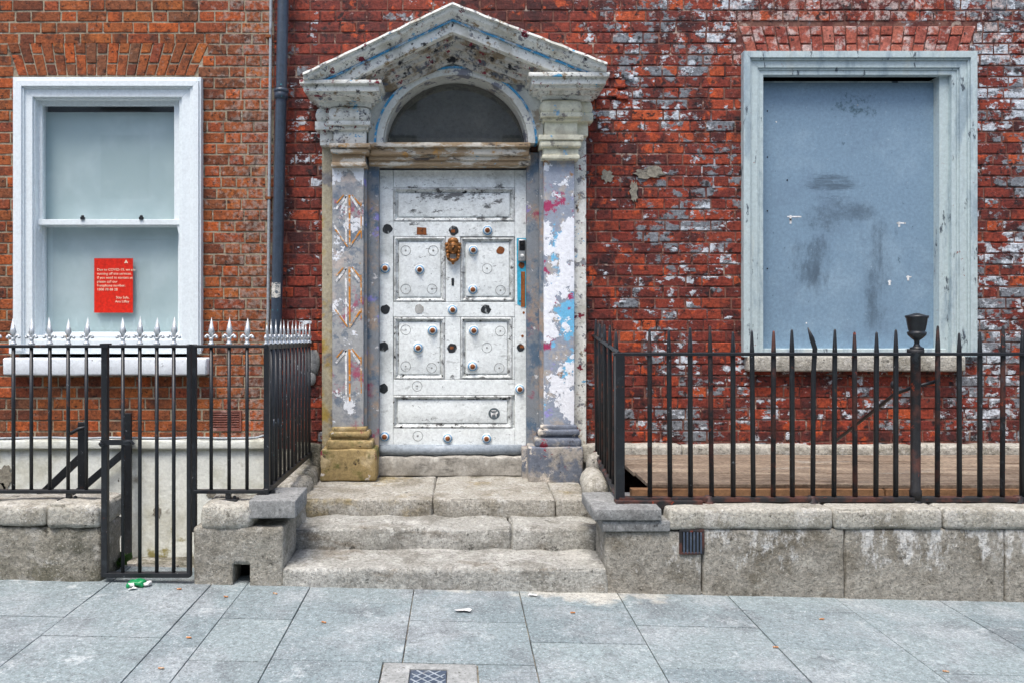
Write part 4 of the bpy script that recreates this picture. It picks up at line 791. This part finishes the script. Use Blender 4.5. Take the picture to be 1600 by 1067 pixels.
b=MB(); b.tube([(X(1306,yb),yb,Z(688,yb)),(X(1398,-.8),-.8,Z(615,-.8)),(X(1425,YR+.04),YR+.04,Z(606,YR)),(X(1462,YR+.02),YR+.02,Z(596,YR))],.011,8); b.ball((X(1396,-.85),-.85,Z(601,-.85)),.018,.018,.026); obj('stay_rod',b,'iron',r3,True)

# stair handrails in the left area
hd=thing('stair_handrail','black flat-bar handrail for stairs going down behind the left railings','handrail',(X(165,-.4),-.4,-.2))
for px,q0,q1,y in ((128.5,659,860,-.75),(200.5,645,872,-.12)):
    b=MB(); b.rbox(X(px,y)-.024,X(px,y)+.024,y-.012,y+.012,Z(q1,y) if y>-.5 else -.205,Z(q0,y),r=.003,cell=.4,steps=1); obj('post',b,'iron',hd)
flat(hd,'rail',(X(127,-.735),-.735,Z(713,-.735)),(X(30,-.735),-.735,Z(806,-.735)),.05,.014); flat(hd,'rail',(X(200,-.105),-.105,Z(701,-.105)),(X(70,-.105),-.105,Z(812,-.105)),.05,.014)
b=MB(); b.tube([(X(136,-.77),-.77,Z(667,-.77)),(X(124,-.785),-.785,Z(669,-.785)),(X(110,-.79),-.79,Z(677,-.79))],.011,8); obj('hook',b,'iron',hd,True)

# ---------------------------------------------------------------- pipes
dp=thing('drainpipe','dark blue-grey drainpipe running down the joint of the two houses','drainpipe',(X(428),-.09,.3))
yP=-.09; top=(X(446,yP),yP,5.0); cz=[(X(442.5,yP),yP,Z(0,yP)),(X(432,yP),yP,Z(490,yP)),(X(424,yP),yP,.34)]
b=MB(); b.tube([top]+cz,.039,18); pp=obj('pipe',b,'pipe_grey',dp,True)
for py,rr,hh in ((150,.048,.045),(143,.053,.016),(660,.048,.05)):
    xc=X(442.5+(432-442.5)*py/490,yP); b=MB(); b.lathe([(rr-.012,-hh/2-.01),(rr,-hh/2),(rr,hh/2),(rr-.012,hh/2+.008)],18,(xc,yP,Z(py,yP))); obj('collar',b,'pipe_grey',dp,True)
xc=X(432.8,yP); b=MB(); n=10
for i in range(n+1):
    a=R(-150+i*11)
    for zz in (Z(466,yP),Z(442,yP)): b.v.append((xc+.0400*math.cos(a),yP+.0400*math.sin(a),zz))
for i in range(n): b.face((2*i,2*i+2,2*i+3,2*i+1))
obj('sticker',b,'torn_sticker',dp)
cp=thing('conduit_pipe','thin pale grey pipe beside the drainpipe','pipe',(X(420),-.03,.6))
b=MB(); b.tube([(X(425,-.03),-.03,5.0),(X(423.5,-.03),-.03,Z(0)),(X(419,-.03),-.03,Z(490)),(X(416,-.03),-.03,.64)],.0115,9); obj('pipe',b,'conduit_grey',cp,True)
for py in (311,60): 
    b=MB(); b.box(X(417),X(425),-.044,0,Z(py+2),Z(py-2)); obj('clip',b,'rust',cp)

# ---------------------------------------------------------------- litter and weeds
def onpave(px,py):
    x,y=0,0
    for _ in range(4): y=F*(H-zp(x))/(py-VY)-D0; x=X(px,y)
    return x,y,zp(x)
x,y,z=onpave(217,915)
ck=thing('crushed_packet','crushed green and white packet lying under the gate','litter',(x,y,z))
b=MB(); b.rbox(x-.058,x+.035,y-.03,y+.03,z+.001,z+.034,r=.014,amp=.016,fr=26,cell=.013,seed=2.); obj('wrapper',b,'can_green',ck,True)
b=MB(); b.rbox(x+.030,x+.062,y-.02,y+.02,z+.002,z+.024,r=.009,amp=.012,fr=30,cell=.01,seed=5.); obj('torn_end',b,'paper',ck,True); b=MB(); b.rbox(x-.045,x-.012,y-.034,y-.026,z+.01,z+.028,r=.003,amp=.004,fr=40,cell=.01,seed=1.); obj('print_patch',b,'paper',ck,True)
def weed(name,label,cat,c,h,nl,sd,lw_):
    t_=thing(name,label,cat,c); q=random.Random(sd); b=MB()
    for i in range(nl):
        a=q.uniform(0,6.28); l=h*q.uniform(.5,1.); o=Vector(c)+Vector((q.uniform(-1,1)*h*.3,q.uniform(-.5,.5)*h*.3,q.uniform(0,.3)*h)); d=Vector((math.cos(a)*.6,math.sin(a)*.4-.15,q.uniform(.3,1))).normalized()
        s_=d.cross(Vector((q.uniform(-1,1),q.uniform(-1,1),.4))).normalized()*l*lw_; n0=len(b.v); b.v+=[tuple(o),tuple(o+d*l*.45+s_),tuple(o+d*l-Vector((0,0,l*.12))),tuple(o+d*l*.45-s_)]; b.face((n0,n0+1,n0+2,n0+3))
    o=link('leaves',b.mesh('leaves','leaf',fix=False),t_); return t_
weed('weed_plant','small green weed growing behind the foot of the gate','plant',(X(184,-1.1),-1.1,zp(-2)),.11,26,3,.34)
b=MB(); b.rbox(-2.15,-1.66,-1.06,-1.0,-.2,zp(-1.9)-.006,r=.01,amp=.004,cell=.1); struct(obj('area_step',b,'granite',None,True))
x,y,z=onpave(1171,928); weed('moss_tuft','tuft of green moss at the foot of the long granite wall','moss',(x,y+.01,z),.055,60,5,.4)
for px,py,lb in ((506,973,'on the paving left of the concrete surround'),(280,921,'below the right end of the gate'),(353,933,'below the drain hole pier, left one'),(430,928,'on the paving near the left end of the steps'),(895,958,'on the paving below the right end of the steps'),(1284,968,'on the paving below the long wall'),(1212,1012,'on a slab joint at the lower right'),(295,997,'on the narrow paving strip at left'),(252,1045,'on the paving at lower left'),(1478,1050,'on the paving at lower right')):
    x,y,z=onpave(px,py); a=rng.uniform(-.6,.6); b=MB(); r_=.0038; d=Vector((math.cos(a),math.sin(a),0))*.012
    b.tube([Vector((x,y,z+r_+.002))-d,Vector((x,y,z+r_+.002))+d],r_,7); tag(obj('cigarette_butt',b,'butt_orange',None,True),'orange cigarette butt '+lb,'cigarette butt','cigarette butts on the pavement')
for px,py,s_,lb in ((726,955,.05,'white paper scrap on the paving in front of the steps'),(832,931,.028,'white scrap at the foot of the bottom step'),(1092,927,.028,'white crumpled scrap at the foot of the long granite wall'),(207,921,.03,'flat white scrap in front of the green packet')):
    x,y,z=onpave(px,py); q=random.Random(px); b=MB(); b.v=[(x,y,z+.009)]+[(x+s_*math.cos(i*.785)*q.uniform(.6,1.1),y+s_*.6*math.sin(i*.785)*q.uniform(.6,1.1),z+.003+q.random()*.012) for i in range(8)]
    for i in range(8): b.face((0,1+i,1+(i+1)%8))
    tag(obj('paper_scrap',b,'paper'),lb,'paper')
